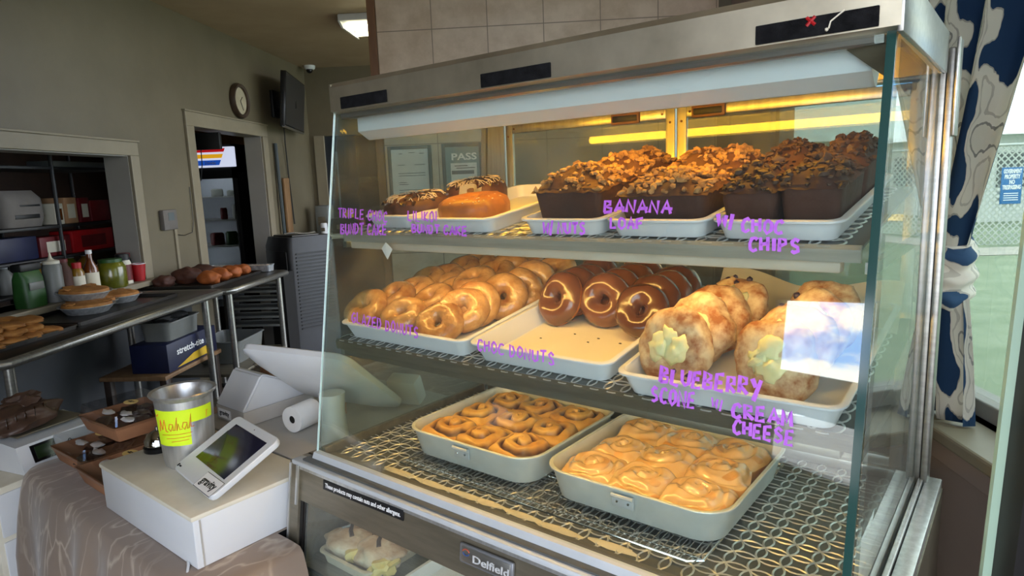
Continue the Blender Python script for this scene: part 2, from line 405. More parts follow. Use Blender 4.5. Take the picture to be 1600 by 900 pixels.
glass('window_glass', '#c9d0c9', .03, haze=.01)
glass('clear_plastic', '#f0f0f0', .07, .04)
glass('bottle_glass', '#c9c9c0', .04)
# tiles: square taupe tiles with thin darker joints
def tile_mat(name, c1, c2, grout, size, off=(0, 0, 0)):
    m = mat(name, c1, c2, 9, .35, bump=.03, bscale=20, detail=8); t = m.node_tree; b = t.nodes['Principled BSDF']
    br = N(t, 'ShaderNodeTexBrick', offset=0.0, squash=1.0); br.inputs['Scale'].default_value = 1; br.inputs['Mortar Size'].default_value = .0025
    br.inputs['Brick Width'].default_value = size; br.inputs['Row Height'].default_value = size; br.inputs['Mortar Smooth'].default_value = .1
    tx = N(t, 'ShaderNodeTexCoord'); sp = N(t, 'ShaderNodeSeparateXYZ'); cb = N(t, 'ShaderNodeCombineXYZ'); ad = N(t, 'ShaderNodeVectorMath', operation='ADD'); ad.inputs[1].default_value = off
    t.links.new(tx.outputs['Object'], sp.inputs[0]); t.links.new(sp.outputs[0], cb.inputs[0]); t.links.new(sp.outputs[2], cb.inputs[1]); t.links.new(cb.outputs[0], ad.inputs[0]); t.links.new(ad.outputs[0], br.inputs['Vector'])
    src = b.inputs['Base Color'].links[0].from_socket; mx = N(t, 'ShaderNodeMix', data_type='RGBA'); mx.inputs['B'].default_value = C(grout)
    t.links.new(br.outputs['Fac'], mx.inputs['Factor']); t.links.new(src, mx.inputs['A']); t.links.new(mx.outputs['Result'], b.inputs['Base Color'])
tile_mat('wall_tile', '#bfa78d', '#d6c0a7', '#8a7967', .2955, (.628, .054, 0))
# cloth damask: taupe with wispy paler veins
def cloth_mat():
    m = mat('tablecloth', '#7d6b5c', '#8a7868', 3, .6); t = m.node_tree; b = t.nodes['Principled BSDF']
    tx = N(t, 'ShaderNodeTexCoord'); n0 = N(t, 'ShaderNodeTexNoise', _Scale=5.0, _Detail=3.0); ad = N(t, 'ShaderNodeMix', data_type='VECTOR'); ad.inputs['Factor'].default_value = .28
    wv = N(t, 'ShaderNodeTexVoronoi', feature='DISTANCE_TO_EDGE', _Scale=11.0); cr_ = N(t, 'ShaderNodeValToRGB')
    cr_.color_ramp.elements[0].position = .0; cr_.color_ramp.elements[1].position = .075; cr_.color_ramp.elements[0].color = (1, 1, 1, 1); cr_.color_ramp.elements[1].color = (0, 0, 0, 1)
    mk = N(t, 'ShaderNodeTexNoise', _Scale=6.0, _Detail=2.0); mm = N(t, 'ShaderNodeMath', operation='MULTIPLY'); st = N(t, 'ShaderNodeMapRange'); st.inputs[1].default_value = .36; st.inputs[2].default_value = .62
    mpp = N(t, 'ShaderNodeMapping'); mpp.inputs['Scale'].default_value = (1.6, .8, .6)
    t.links.new(tx.outputs['Object'], mpp.inputs[0]); t.links.new(mpp.outputs[0], n0.inputs['Vector']); t.links.new(mpp.outputs[0], ad.inputs['A']); t.links.new(n0.outputs['Color'], ad.inputs['B']); t.links.new(ad.outputs['Result'], wv.inputs['Vector'])
    t.links.new(wv.outputs['Distance'], cr_.inputs['Fac']); t.links.new(tx.outputs['Object'], mk.inputs['Vector']); t.links.new(mk.outputs['Fac'], st.inputs[0]); t.links.new(cr_.outputs['Color'], mm.inputs[0]); t.links.new(st.outputs[0], mm.inputs[1])
    src = b.inputs['Base Color'].links[0].from_socket; mx = N(t, 'ShaderNodeMix', data_type='RGBA'); mx.inputs['B'].default_value = C('#b3a391')
    t.links.new(mm.outputs[0], mx.inputs['Factor']); t.links.new(src, mx.inputs['A']); t.links.new(mx.outputs['Result'], b.inputs['Base Color'])
    b.inputs['Sheen Weight'].default_value = .3
cloth_mat()
# curtain: navy ground with cream and taupe scrolled medallions, teal touches
def curtain_mat():
    m = bpy.data.materials.new('curtain'); m.use_nodes = True; t = m.node_tree; b = t.nodes['Principled BSDF']; b.inputs['Roughness'].default_value = .85
    uv = N(t, 'ShaderNodeUVMap', uv_map='UVMap'); mp_ = N(t, 'ShaderNodeMapping'); mp_.inputs['Scale'].default_value = (1, 1, 1)
    nz_ = N(t, 'ShaderNodeTexNoise', _Scale=11.0, _Detail=4.0); mixv = N(t, 'ShaderNodeMix', data_type='VECTOR'); mixv.inputs['Factor'].default_value = .06
    t.links.new(uv.outputs[0], mp_.inputs[0]); t.links.new(mp_.outputs[0], nz_.inputs['Vector']); t.links.new(mp_.outputs[0], mixv.inputs['A']); t.links.new(nz_.outputs['Color'], mixv.inputs['B'])
    sp = N(t, 'ShaderNodeSeparateXYZ'); t.links.new(mixv.outputs['Result'], sp.inputs[0])
    def M(op, a, b_=None, c_=None):
        n = N(t, 'ShaderNodeMath', operation=op)
        for i, v in enumerate((a, b_, c_)):
            if v is None: continue
            if isinstance(v, (int, float)): n.inputs[i].default_value = v
            else: t.links.new(v, n.inputs[i])
        return n.outputs[0]
    cx = M('COSINE', M('MULTIPLY', sp.outputs[0], 2*pi*3.9)); cy = M('COSINE', M('MULTIPLY', sp.outputs[1], 2*pi*4.4))
    f = M('ADD', M('MULTIPLY', cx, cy), M('MULTIPLY', M('COSINE', M('MULTIPLY', sp.outputs[0], 2*pi*11.7)), .28))
    f = M('ADD', f, M('MULTIPLY', M('COSINE', M('MULTIPLY', sp.outputs[1], 2*pi*17.6)), .25))
    r = N(t, 'ShaderNodeValToRGB'); r.color_ramp.interpolation = 'CONSTANT'; e = r.color_ramp.elements
    e[0].position = 0; e[0].color = C('#1f3f61'); e[1].position = .475; e[1].color = C('#a59f97')
    for p, c_ in ((.49, '#cfc8bd'), (.60, '#b3aca2'), (.63, '#d0c9be'), (.74, '#8f8b86'), (.78, '#c9c2b6'), (.88, '#4f7474'), (.93, '#c9c2b6')):
        q = e.new(p); q.color = C(c_)
    t.links.new(M('MULTIPLY_ADD', f, .33, .5), r.inputs['Fac']); t.links.new(r.outputs['Color'], b.inputs['Base Color'])
    MATS['curtain'] = m
curtain_mat()
# chain-link mesh: thin diagonal wires, open between them
def link_mat():
    m = bpy.data.materials.new('chain_link'); m.use_nodes = True; t = m.node_tree; b = t.nodes['Principled BSDF']; b.inputs['Base Color'].default_value = C('#b9bdb6'); b.inputs['Roughness'].default_value = .6
    tx = N(t, 'ShaderNodeTexCoord'); o = t.nodes['Material Output']; tr = N(t, 'ShaderNodeBsdfTransparent'); mx = N(t, 'ShaderNodeMixShader'); mxx = N(t, 'ShaderNodeMath', operation='MAXIMUM')
    for k, a in enumerate((pi/4, -pi/4)):
        mp_ = N(t, 'ShaderNodeMapping'); mp_.inputs['Rotation'].default_value = (0, a, 0); wv = N(t, 'ShaderNodeTexWave', _Scale=3.2); gt = N(t, 'ShaderNodeMath', operation='GREATER_THAN'); gt.inputs[1].default_value = .86
        t.links.new(tx.outputs['Object'], mp_.inputs[0]); t.links.new(mp_.outputs[0], wv.inputs['Vector']); t.links.new(wv.outputs['Fac'], gt.inputs[0]); t.links.new(gt.outputs[0], mxx.inputs[k])
    t.links.new(mxx.outputs[0], mx.inputs['Fac']); t.links.new(tr.outputs[0], mx.inputs[1]); t.links.new(b.outputs[0], mx.inputs[2]); t.links.new(mx.outputs[0], o.inputs['Surface'])
    MATS['chain_link'] = m
link_mat()

# ---------------------------------------------------------------- the setting
XW, YB, XR, CEIL = -2.72, 7.32, .93, 2.81
FY0, FY1 = -.76, -.70
b = BM(); box(b, (-6, FY0, -.1), (1.0, 9.5, 0)); structure('floor', b, 'floor_dark')
b = BM(); box(b, (-6, -1.6, CEIL), (1.1, 9.5, CEIL+.12)); structure('ceiling', b, 'ceiling_paint')
# left wall with the pass-through opening and the double doorway
WO = (2.45, 4.10, .955, 1.755); DO = (4.90, 6.08, 0, 2.0); T = .16
b = BM()
def wall_x(bm, x0, x1, y0, y1, holes, z1=CEIL):
    y = y0
    for (a, c, lo, hi) in sorted(holes):
        box(bm, (x0, y, 0), (x1, a, z1))
        if lo > 0: box(bm, (x0, a, 0), (x1, c, lo))
        if hi < z1: box(bm, (x0, a, hi), (x1, c, z1))
        y = c
    box(bm, (x0, y, 0), (x1, y1, z1))
wall_x(b, XW-T, XW, FY0, YB+.1, [WO, DO]); structure('wall_left', b, 'wall_paint')
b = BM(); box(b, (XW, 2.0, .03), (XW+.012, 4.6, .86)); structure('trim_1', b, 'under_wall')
def casing(name, y0, y1, z0, z1, w=.085, sill=False):
    b = BM(); x0, x1 = XW, XW+.02
    box(b, (x0, y0-w, z1), (x1, y1+w, z1+w), .003); box(b, (x0, y1, z0), (x1, y1+w, z1), .003); box(b, (x0, y0-w, z0), (x1, y0, z1), .003)
    box(b, (x0, y0-w-.012, z1+w), (x1+.008, y1+w+.012, z1+w+.012), .002)
    if sill: box(b, (XW-T-.02, y0-.1, z0-.035), (XW+.09, y1+.06, z0), .006)
    structure(name, b, 'white_trim')
casing('trim_2', WO[0], WO[1], WO[2], WO[3], sill=True)
b = BM(); box(b, (XW-T, WO[1]-.006, WO[2]), (XW, WO[1], WO[3])); box(b, (XW-T, WO[0], WO[3]-.006), (XW, WO[1], WO[3])); structure('trim_3', b, 'grey_reveal')
casing('trim_4', DO[0], DO[1], 0, DO[3], .105)
b = BM(); box(b, (XW-T, DO[1]-.008, 0), (XW, DO[1], DO[3])); structure('trim_5', b, 'grey_reveal')
# kitchen back wall with a passage at its left
b = BM(); box(b, (-6, YB, 0), (-2.66, YB+.12, CEIL)); box(b, (-2.66, YB, 2.08), (-1.7, YB+.12, CEIL)); box(b, (-1.7, YB, 0), (1.1, YB+.12, CEIL)); structure('wall_back', b, 'wall_paint')
b = BM(); box(b, (-2.66, YB-.03, 0), (-2.55, YB, 2.08)); structure('trim_6', b, 'white_trim')
b = BM(); box(b, (-3.4, 9.3, 0), (1.0, 9.4, CEIL)); box(b, (-2.9, YB+.1, 0), (-2.8, 9.4, CEIL)); structure('wall_passage', b, 'dark_grey')
# tiled partition behind the case
b = BM(); box(b, (-.925, 3.6, 0), (.86, 3.72, CEIL)); structure('wall_tile', b, 'wall_tile')
b = BM(); box(b, (-.965, 3.575, 0), (-.922, 3.74, CEIL), .003); structure('trim_7', b, 'brown_wood')
b = BM(); box(b, (.86, 3.62, 0), (1.1, 3.72, CEIL)); structure('wall_plain', b, 'wall_paint')
# right wall with the side window
b = BM(); wall_x(b, XR, XR+.1, FY0, 3.72, [(.75, 2.95, .93, 2.45)]); structure('wall_right', b, 'taupe_wall')
b = BM(); box(b, (XR-.11, .70, .90), (XR+.1, 3.0, .93), .006); structure('trim_8', b, 'white_trim')
b = BM(); box(b, (XR-.03, .70, .80), (XR, 3.0, .905), .004); box(b, (XR-.045, .70, .855), (XR, 3.0, .885), .008); structure('trim_9', b, 'taupe_wall')
b = BM()
for y0, y1 in ((.75, .80), (2.9, 2.95)): box(b, (XR+.02, y0, .93), (XR+.08, y1, 2.45), .004)
for z0, z1 in ((.93, .97), (2.41, 2.45)): box(b, (XR+.02, .75, z0), (XR+.08, 2.95, z1), .004)
wf = structure('window_1', b, 'window_frame')
b = BM(); box(b, (XR+.045, .79, .96), (XR+.051, 2.91, 2.42)); o = link('glass_pane', mesh('glass_pane', b, 'window_glass')); o.parent = wf; o['kind'] = 'structure'
# unseen street front behind the photographer, openings shaped for daylight and the reflected sky
FY0, FY1 = -.76, -.70
b = BM(); box(b, (XW, FY0, 0), (-1.62, FY1, CEIL)); box(b, (-1.62, FY0, 0), (-1.04, FY1, .72)); box(b, (-1.62, FY0, 1.467), (-1.04, FY1, CEIL)); box(b, (-1.04, FY0, 0), (-.94, FY1, CEIL))
box(b, (-.94, FY0, 2.55), (.9, FY1, CEIL)); box(b, (.9, FY0, 0), (1.1, FY1, CEIL)); structure('wall_front', b, 'wall_paint')
b = BM(); box(b, (-1.62, FY0+.005, .95), (-1.04, FY1-.005, 1.135)); structure('added_pane_bar', b, 'dark_frame')  # unseen bar added to end the reflected sky patch
# room behind the left wall
b = BM(); box(b, (-5.2, 1.2, 0), (-5.1, 9.4, CEIL)); box(b, (-5.2, 8.4, 0), (-2.8, 8.5, CEIL)); structure('wall_store', b, 'dark_wood')
b = BM(); box(b, (-5.2, 1.1, 0), (-2.88, 1.2, CEIL)); structure('wall_store_end', b, 'dark_grey')
b = BM(); box(b, (-5.1, 7.26, 0), (-2.88, 7.32, CEIL)); structure('wall_store_side', b, 'warm_wood')
# wide-open entrance door leaf: dark stile with the green edge of its glass
def lean(bm, x0, x1, y0, y1, z0=0.0, z1=2.3):
    k = .034   # the leaf hangs slightly out of plumb
    lo = [(x0+k*(z0-.85), y0, z0), (x1+k*(z0-.85), y0, z0), (x1+k*(z0-.85), y1, z0), (x0+k*(z0-.85), y1, z0)]
    return prism(bm, lo, (k*(z1-z0), 0, z1-z0))
b = BM(); lean(b, .666, .735, .94, .985); dr = structure('door_1', b, 'dark_frame')
b = BM(); lean(b, .69, .81, .88, .939); dq = link('stile', mesh('stile', b, 'dark_frame')); dq.parent = dr; dq['kind'] = 'structure'
b = BM(); lean(b, .6525, .666, .985, .993); o = link('glass_edge', mesh('glass_edge', b, 'green_glass_edge')); o.parent = dr; o['kind'] = 'structure'
# ---------------------------------------------------------------- outdoors
b = BM(); box(b, (1.05, -30, -.32), (60, 60, -.22)); single('lawn', 'pale green grass lawn outside the side window', 'grass', b, 'grass', kind='stuff')
b = BM(); box(b, (-9, -8, -.35), (1.05, FY0, -.12)); single('forecourt', 'pale paved ground in front of the shop', 'pavement', b, 'pavement', kind='structure')
# ================================================================ DISPLAY CASE (built along its own axes)
XL, XC = -1.25, -.14
def yg(z): return .826+(z-.9)*.122
case = Thing('display_case', 'stainless steel bakery display case with slanted glass front and lit upper shelves', 'display case', (-.70, 1.12, 0), MC)
P = case.part
# base cabinet: posts, rails, panels around the lower window
def yb(z): return .79-(.88-z)*.15
b = BM()
def slab(bm, x0, x1, z0, z1, d=.03, off=0, bev=0):
    """upright slab following the sloped lower front"""
    pts = [(x0, yb(z0)-off, z0), (x0, yb(z1)-off, z1), (x0, yb(z1)+d, z1), (x0, yb(z0)+d, z0)]
    prism(bm, pts, (x1-x0, 0, 0))
slab(b, -1.305, -1.268, .05, .885, .05); slab(b, -.135, -.098, .05, .885, .05)
slab(b, -1.268, -.135, .80, .876, .03, -.004)
slab(b, -1.268, -.135, .05, .14, .03, -.004)
base = P('base_frame', b, 'steel_dark', angle=30)
b = BM(); slab(b, -1.272, -.131, .872, .885, .04, .0); slab(b, -1.278, -1.2715, .79, .88, .03, .0035)
tube(b, [(-1.303, yb(.88)-.001, .88), (-1.303, yb(.05)-.001, .05)], .003, 6)
P('trim_strip', b, 'alu')
b = BM(); prism(b, [(-1.305, yb(.05)+.045, .05), (-1.305, yb(.885)+.045, .885), (-1.305, 1.43, .885), (-1.305, 1.43, .05)], (.02, 0, 0)); P('side_panel', b, 'steel_dark')
b = BM(); prism(b, [(-.118, yb(.05)+.045, .05), (-.118, yb(.885)+.045, .885), (-.118, 1.43, .885), (-.118, 1.43, .05)], (.02, 0, 0)); P('side_panel', b, 'steel_dark')
b = BM(); box(b, (-1.285, 1.41, .05), (-.118, 1.43, .885)); P('back_panel', b, 'steel_dark')
b = BM(); box(b, (-1.285, .72, .05), (-.118, 1.41, .08)); P('floor_panel', b, 'steel_dark')
b = BM(); box(b, (-1.28, .775, .636), (-.125, 1.41, .644)); lsh = P('lower_shelf', b, 'steel')
b = BM(); slab(b, -1.245, -.15, .14, .80, .006, -.012); lg = P('lower_glass', b, 'side_glass')
b = BM(); slab(b, -1.268, -1.258, .14, .80, .02, -.006); slab(b, -1.252, -1.247, .14, .80, .012, -.006); P('gasket', b, 'black')
b = BM(); tube(b, [(-1.25, .845, .86), (-.15, .845, .86)], .009, 8); P('added_lower_lamp', b, 'added_lower_glow')  # added tube, out of sight, to brighten the lower pastries
# kick board
b = BM(); box(b, (-1.29, .78, 0), (-.11, 1.42, .05)); P('kick_board', b, 'black_matte')
# deck, front ledge
b = BM(); box(b, (XL-.02, .80, .878), (XC+.03, 1.43, .893)); P('deck', b, 'deck_steel')
b = BM(); prism(b, [(XL-.004, .812, .888), (XL-.004, .820, .905), (XL-.004, .832, .907), (XL-.004, .832, .888)], (1.122, 0, 0)); box(b, (XL-.05, .789, .876), (XC+.045, .82, .889), .004); P('front_ledge', b, 'ledge_alu')
b = BM(); prism(b, [(XL, .834, .8935), (XL, .836, .9), (XL, .862, .896), (XL, .862, .8935)], (1.1, 0, 0)); P('front_gutter', b, 'steel_dark')
b = BM()
for k in range(7): blob(b, (-1.02+k*.085+nrand(-.02, .02), .878+nrand(-.004, .004), .8935), .045, 2, .25, 3, k, (1.1, .22, .045))
P('worn_paint_patch', b, 'cream_white')
def rings(bm, x0, x1, fy, y0, y1, s, R, r, seg=14):
    nx, ny = int((x1-x0)/s), int((y1-y0)/s)
    for i in range(nx+1):
        for j in range(ny+1):
            x, y = x0+i*s, y0+j*s
            vs = []
            for k in range(seg):
                a = 2*pi*k/seg; row = []
                for (dr, dz) in ((-r, 0), (0, r*.9), (r, 0)):
                    yy = y+(R+dr)*sin(a)
                    row.append(bm.verts.new((x+(R+dr)*cos(a), yy, fy(yy)+dz)))
                vs.append(row)
            for k in range(seg):
                a_, b_ = vs[k], vs[(k+1) % seg]
                for q in (0, 1): bm.faces.new((a_[q], b_[q], b_[q+1], a_[q+1]))
    return bm
b = BM(); rings(b, -1.235, -.165, lambda y: .8935, .885, 1.40, .038, .0268, .0018, 18); P('embossed_pattern', b, 'ring_steel', kind='stuff')
# front glass, side glass
def gslab(corners, th, nrm): 
    b = BM(); prism(b, corners, Vector(nrm).normalized()*th); return b
gz0, gz1 = .905, 1.662
FG = [(XL, yg(gz0), gz0), (XC-.006, yg(gz0), gz0), (XC, yg(gz1), gz1), (-1.212, yg(gz1), gz1)]
gn = Vector((0, 1, -.122)).normalized()
b = gslab(FG, .006, gn)
fg = P('front_glass', b, 'front_glass', smooth=False)
def edge_strip(a, c, w, m, name='glass_edge', parent=None):
    b = BM(); tube(b, [a, c], w, 4); return P(name, b, m, parent or fg, smooth=False)
edge_strip((XL-.002, yg(gz0)+.003, gz0), (-1.214, yg(gz1)+.003, gz1), .003, 'pale_glass_edge')
b = BM(); prism(b, [(XC-.006-.010, yg(gz0)-.0002, gz0), (XC-.006, yg(gz0)-.0002, gz0), (XC, yg(gz1)-.0002, gz1), (XC-.010, yg(gz1)-.0002, gz1)], gn*.0065); P('glass_edge', b, 'dark_glass_edge', fg, smooth=False)
b = BM(); prism(b, [(XL, yg(gz0)+.008, gz0), (XL, 1.398, gz0), (-1.209, 1.398, gz1), (-1.212, yg(gz1)+.008, gz1)], (.005, 0, 0)); sg = P('side_glass', b, 'side_glass', smooth=False)
b = BM(); prism(b, [(XC-.004, yg(gz0)+.008, gz0), (XC-.004, 1.405, gz0), (XC-.004, 1.405, gz1), (XC-.001, yg(gz1)+.008, gz1)], (.005, 0, 0)); sg2 = P('side_glass', b, 'side_glass', smooth=False)
b = BM(); box(b, (XL-.004, .84, .893), (XL+.012, 1.42, .912), .002); P('side_rail', b, 'steel_dark')
b = BM(); box(b, (XC+.004, .81, .893), (XC+.012, 1.42, .909), .001); box(b, (XC-.012, .81, .893), (XC-.004, 1.42, .907), .001); P('side_rail', b, 'alu')
b = BM(); box(b, (XC-.003, .81, .8935), (XC+.003, 1.42, .8975)); P('gasket', b, 'black')
b = BM(); box(b, (XC+.014, .80, .886), (XC+.040, 1.43, .904), .002); P('side_rail', b, 'alu')
# rear posts
b = BM(); prism(b, [(XL, 1.40, .893), (XL+.016, 1.40, .893), (-1.188, 1.40, 1.67), (-1.204, 1.40, 1.67)], (0, .035, 0)); P('rear_post', b, 'alu')
b = BM(); box(b, (XC-.018, 1.40, .893), (XC+.006, 1.435, 1.68), .003); box(b, (XC+.007, 1.395, .893), (XC+.019, 1.44, 1.70), .003); P('rear_post', b, 'steel')
b = BM(); box(b, (XC+.0195, 1.385, 1.55), (XC+.025, 1.44, 1.715), .002); P('post_flange', b, 'steel')
# header
b = BM()
HX0, HX1 = -1.203, -.134
prof = [(.905, 1.662), (.903, 1.712), (.912, 1.722), (1.375, 1.722), (1.375, 1.655), (1.36, 1.655), (1.36, 1.705), (.925, 1.705), (.925, 1.658)]
prism(b, [(HX0, y, z) for y, z in prof], (HX1-HX0, 0, 0)); hd = P('header', b, 'steel_worn', angle=25)
b = BM(); box(b, (HX1-.004, .905, 1.655), (HX1+.003, 1.376, 1.722), .001); P('header_end', b, 'steel', hd)
b = BM(); box(b, (HX0-.003, .905, 1.662), (HX0+.003, 1.376, 1.720), .001); P('header_end', b, 'steel_worn', hd)
b = BM(); tube(b, [(HX0+.01, .928, 1.655), (HX1-.03, .928, 1.655)], .008, 8); box(b, (HX0+.01, .925, 1.648), (HX1-.02, .945, 1.660)); P('glass_channel', b, 'steel', hd)
b = BM(); prism(b, [(HX1-.075, .94, 1.657), (HX1-.005, .925, 1.657), (HX1-.02, .945, 1.61)], (0, .004, 0)); P('corner_bracket', b, 'steel_dark', hd)
def strip(px0, px1, name='hook_tape', m='velcro', th=.003, lab=None):
    q = [hy(*p, .9035, MC) for p in (px0[0], px0[1], px1[0], px1[1])]
    x0, x1 = (q[0].x+q[1].x)/2, (q[2].x+q[3].x)/2; zt, zb = (q[0].z+q[2].z)/2, (q[1].z+q[3].z)/2
    b = BM(); box(b, (x0, .9038-th, zb), (x1, .9042, zt), .0012); return P(name, b, m, hd, lab)
strip([(533, 150), (533, 168)], [(605, 142), (605, 162)]); strip([(752, 117), (752, 138)], [(861, 96), (861, 120)])
strip([(1181, 37), (1181, 67)], [(1374, 13), (1374, 45)])
b = BM(); q = hy(1267, 33, .9005, MC); tube(b, [(q.x-.005, q.y, q.z-.005), (q.x+.005, q.y, q.z+.005)], .0022, 6); tube(b, [(q.x-.005, q.y, q.z+.005), (q.x+.005, q.y, q.z-.005)], .0022, 6); P('red_mark', b, 'red', hd)
b = BM(); q = hy(1320, 15, .9005, MC); q2 = hy(1298, 33, .9005, MC); tube(b, [q, q2, q2-Vector((.002, 0, .008))], .0011, 5); blob(b, q2-Vector((.004, 0, .009)), .0025, 1, .1); P('paint_streak', b, 'cream_white', hd)
# lamp under the header: white hood, tube
b = BM(); hp = [(.955, 1.656), (.955, 1.621), (.983, 1.604), (.990, 1.604), (.990, 1.607), (.985, 1.607), (.958, 1.623), (.958, 1.652), (1.03, 1.652), (1.03, 1.656)]
prism(b, [(-1.18, y, z) for y, z in hp], (1.005, 0, 0)); hood = P('lamp_hood', b, 'hood_white', angle=25)
b = BM(); prism(b, [(-.175, .955, 1.656), (-.175, .955, 1.621), (-.175, .983, 1.604), (-.175, .99, 1.604), (-.175, 1.03, 1.656)], (.004, 0, 0)); P('hood_end', b, 'hood_white', hood)
b = BM(); tube(b, [(-1.10, 1.018, 1.6180), (-.22, 1.018, 1.6180)], .011, 10); P('lamp_tube', b, 'tube_glow', hood)
# shelves: tilted 8.5 degrees
SL = tan(radians(8.5))
def shelf(x0, x1, y0, z0, depth, light):
    b = BM(); y1 = y0+depth
    prism(b, [(x0, y0+.002, z0-.004), (x0, y0+.002, z0), (x0, y1, z0+depth*SL), (x0, y1, z0+depth*SL-.004)], (x1-x0, 0, 0)); s = P('shelf', b, 'deck_steel')
    b = BM(); prism(b, [(x0, y0-.002, z0-.020), (x0, y0-.004, z0-.003), (x0, y0, z0+.003), (x0, y0+.006, z0+.002), (x0, y0+.006, z0-.020)], (x1-x0, 0, 0)); P('front_lip', b, 'lip_steel' if light else 'steel_dark', s)
    b = BM(); box(b, (x0+.012, y0+.006, z0-.036), (x1-.025, y0+.03, z0-.020), .003); P('under_trim', b, 'beige_paint' if light else 'steel_dark', s)
    b = BM(); rings(b, x0+.02, x1-.02, lambda y: z0+(y-y0)*SL+.0004, y0+.02, y1-.015, .032, .0226, .0017, 14); P('embossed_pattern', b, 'ring_steel', s, kind='stuff')
    b = BM(); tube(b, [(x0+.03, y0+.042, z0-.022), (x1-.05, y0+.042, z0-.022)], .008, 8); P('lamp_tube', b, 'shelf_tube_glow', s)
    return s
s2 = shelf(-1.243, -.152, .90, 1.154, .47, False)
s1 = shelf(-1.225, -.168, .93, 1.400, .43, True)
for sx in (-1.232, -.158):
    b = BM(); box(b, (sx-.006, .905, 1.12), (sx+.006, 1.39, 1.135)); P('shelf_bracket', b, 'steel')
    b = BM(); box(b, (sx-.006, .935, 1.365), (sx+.006, 1.39, 1.38)); P('shelf_bracket', b, 'steel')
# rear sliding glass doors
def rear_door(x0, x1, y, hx0):
    b = BM(); w = .022; z0, z1 = .915, 1.648
    box(b, (x0, y, z0), (x0+w, y+.012, z1), .002); box(b, (x1-w, y, z0), (x1, y+.012, z1), .002); box(b, (x0+w, y, z1-w), (x1-w, y+.012, z1), .002); box(b, (x0+w, y, z0), (x1-w, y+.012, z0+w), .002)
    d = P('sliding_door', b, 'alu')
    b = BM(); box(b, (x0+w-.003, y+.004, z0+w-.003), (x1-w+.003, y+.008, z1-w+.003)); P('door_glass', b, 'rear_glass', d, smooth=False)
    b = BM(); box(b, (hx0, y-.006, z1-.026), (hx0+.075, y+.002, z1+.002), .004); h = P('recessed_pull', b, 'brown_wood', d)
    b = BM(); box(b, (hx0+.006, y-.0075, z1-.020), (hx0+.069, y-.005, z1-.006), .002); P('pull_recess', b, 'black', h)
    for sx, sz in ((x0+.011, z1-.03), (x1-.011, z1-.03), (x0+.03, z1-.011), (x1-.03, z1-.011)): b = BM(); blob(b, (sx, y-.001, sz), .003, 1, 0); P('screw', b, 'brown_wood', d)
b = BM(); prism(b, [(XL+.018, 1.404, .915), (-1.13, 1.404, .915), (-1.13, 1.404, 1.65), (-1.185, 1.404, 1.65)], (0, .026, 0)); P('rear_jamb', b, 'alu')
rear_door(-1.125, -.640, 1.405, -.80); rear_door(-.635, -.165, 1.405, -.60)
b = BM(); box(b, (-1.18, 1.39, 1.652), (-.16, 1.43, 1.70), .002); P('rear_rail', b, 'steel')
b = BM(); box(b, (-1.22, 1.395, .893), (-.16, 1.43, .915), .002); P('rear_rail', b, 'steel')
# sticker, maker's badge on the base panel
def on_panel(px, py): 
    # sloped lower front plane
    return hit(px, py, (0, yb(.88)-.0, .88), (0, 1, -.15), MC)
q0, q1, q2_, q3 = on_panel(504, 746), on_panel(505, 764), on_panel(630, 797), on_panel(630, 814)
pxn = Vector((0, 1, -.15)).normalized(); pup = Vector((0, .15, 1)).normalized()
def plate(c0, c1, h, th, m, name, bev=.002, parent=None, lab=None):
    """plate on the panel between lower-left c0 and lower-right c1"""
    Mx = Matrix.Translation(c0) @ frame_from(-pxn, (c1-c0)); L = (c1-c0).length
    b = BM(); box(b, (0, 0, -.002), (L, h, th), bev); b.transform(Mx); return P(name, b, m, parent, lab), Mx, L
st, Mx, L = plate(Vector((q1.x, q1.y, q1.z)), Vector((q3.x, q3.y, q1.z)) if False else q3, .021, .0008, 'black', 'warning_sticker', .0003, base, 'black strip sticker with white allergen text')
b = text_mesh('These products may contain nuts and other allergens.', .0135, .0002, bold=.0002)
bx = [v.co.x for v in b.verts]; k = (L*.94)/(max(bx)-min(bx)); b.transform(Mx @ Matrix.Translation((L*.03, .006, .0010)) @ Matrix.Diagonal((k, 1.0, 1, 1))); P('sticker_text', b, 'white_letter', st, smooth=False)
q1, q3 = on_panel(719, 876), on_panel(803, 912)
bd, Mx, L = plate(q1, q3, .036, .004, 'badge', 'maker_badge', .004, base)
b = BM(); box(b, (.006, .004, .003), (L-.006, .032, .0046), .001); b.transform(Mx); P('badge_field', b, 'steel', bd)
b = text_mesh('Delfield', .024, .0005, bold=.0003); bx = [v.co.x for v in b.verts]; k = (L*.66)/(max(bx)-min(bx))
b.transform(Mx @ Matrix.Translation((L*.26, .009, .0050)) @ Matrix.Diagonal((k, .8, 1, 1))); P('badge_text', b, 'silver_letter', bd, smooth=False)
for a0, a1, m in ((.2, 2.9, 'badge_red'), (3.4, 6.0, 'badge_blue')):
    b = BM(); tube(b, [Mx @ Vector((L*.14+.0075*cos(a0+(a1-a0)*i/10), .022+.0055*sin(a0+(a1-a0)*i/10), .005)) for i in range(11)], .0011, 6); P('badge_emblem', b, m, bd)
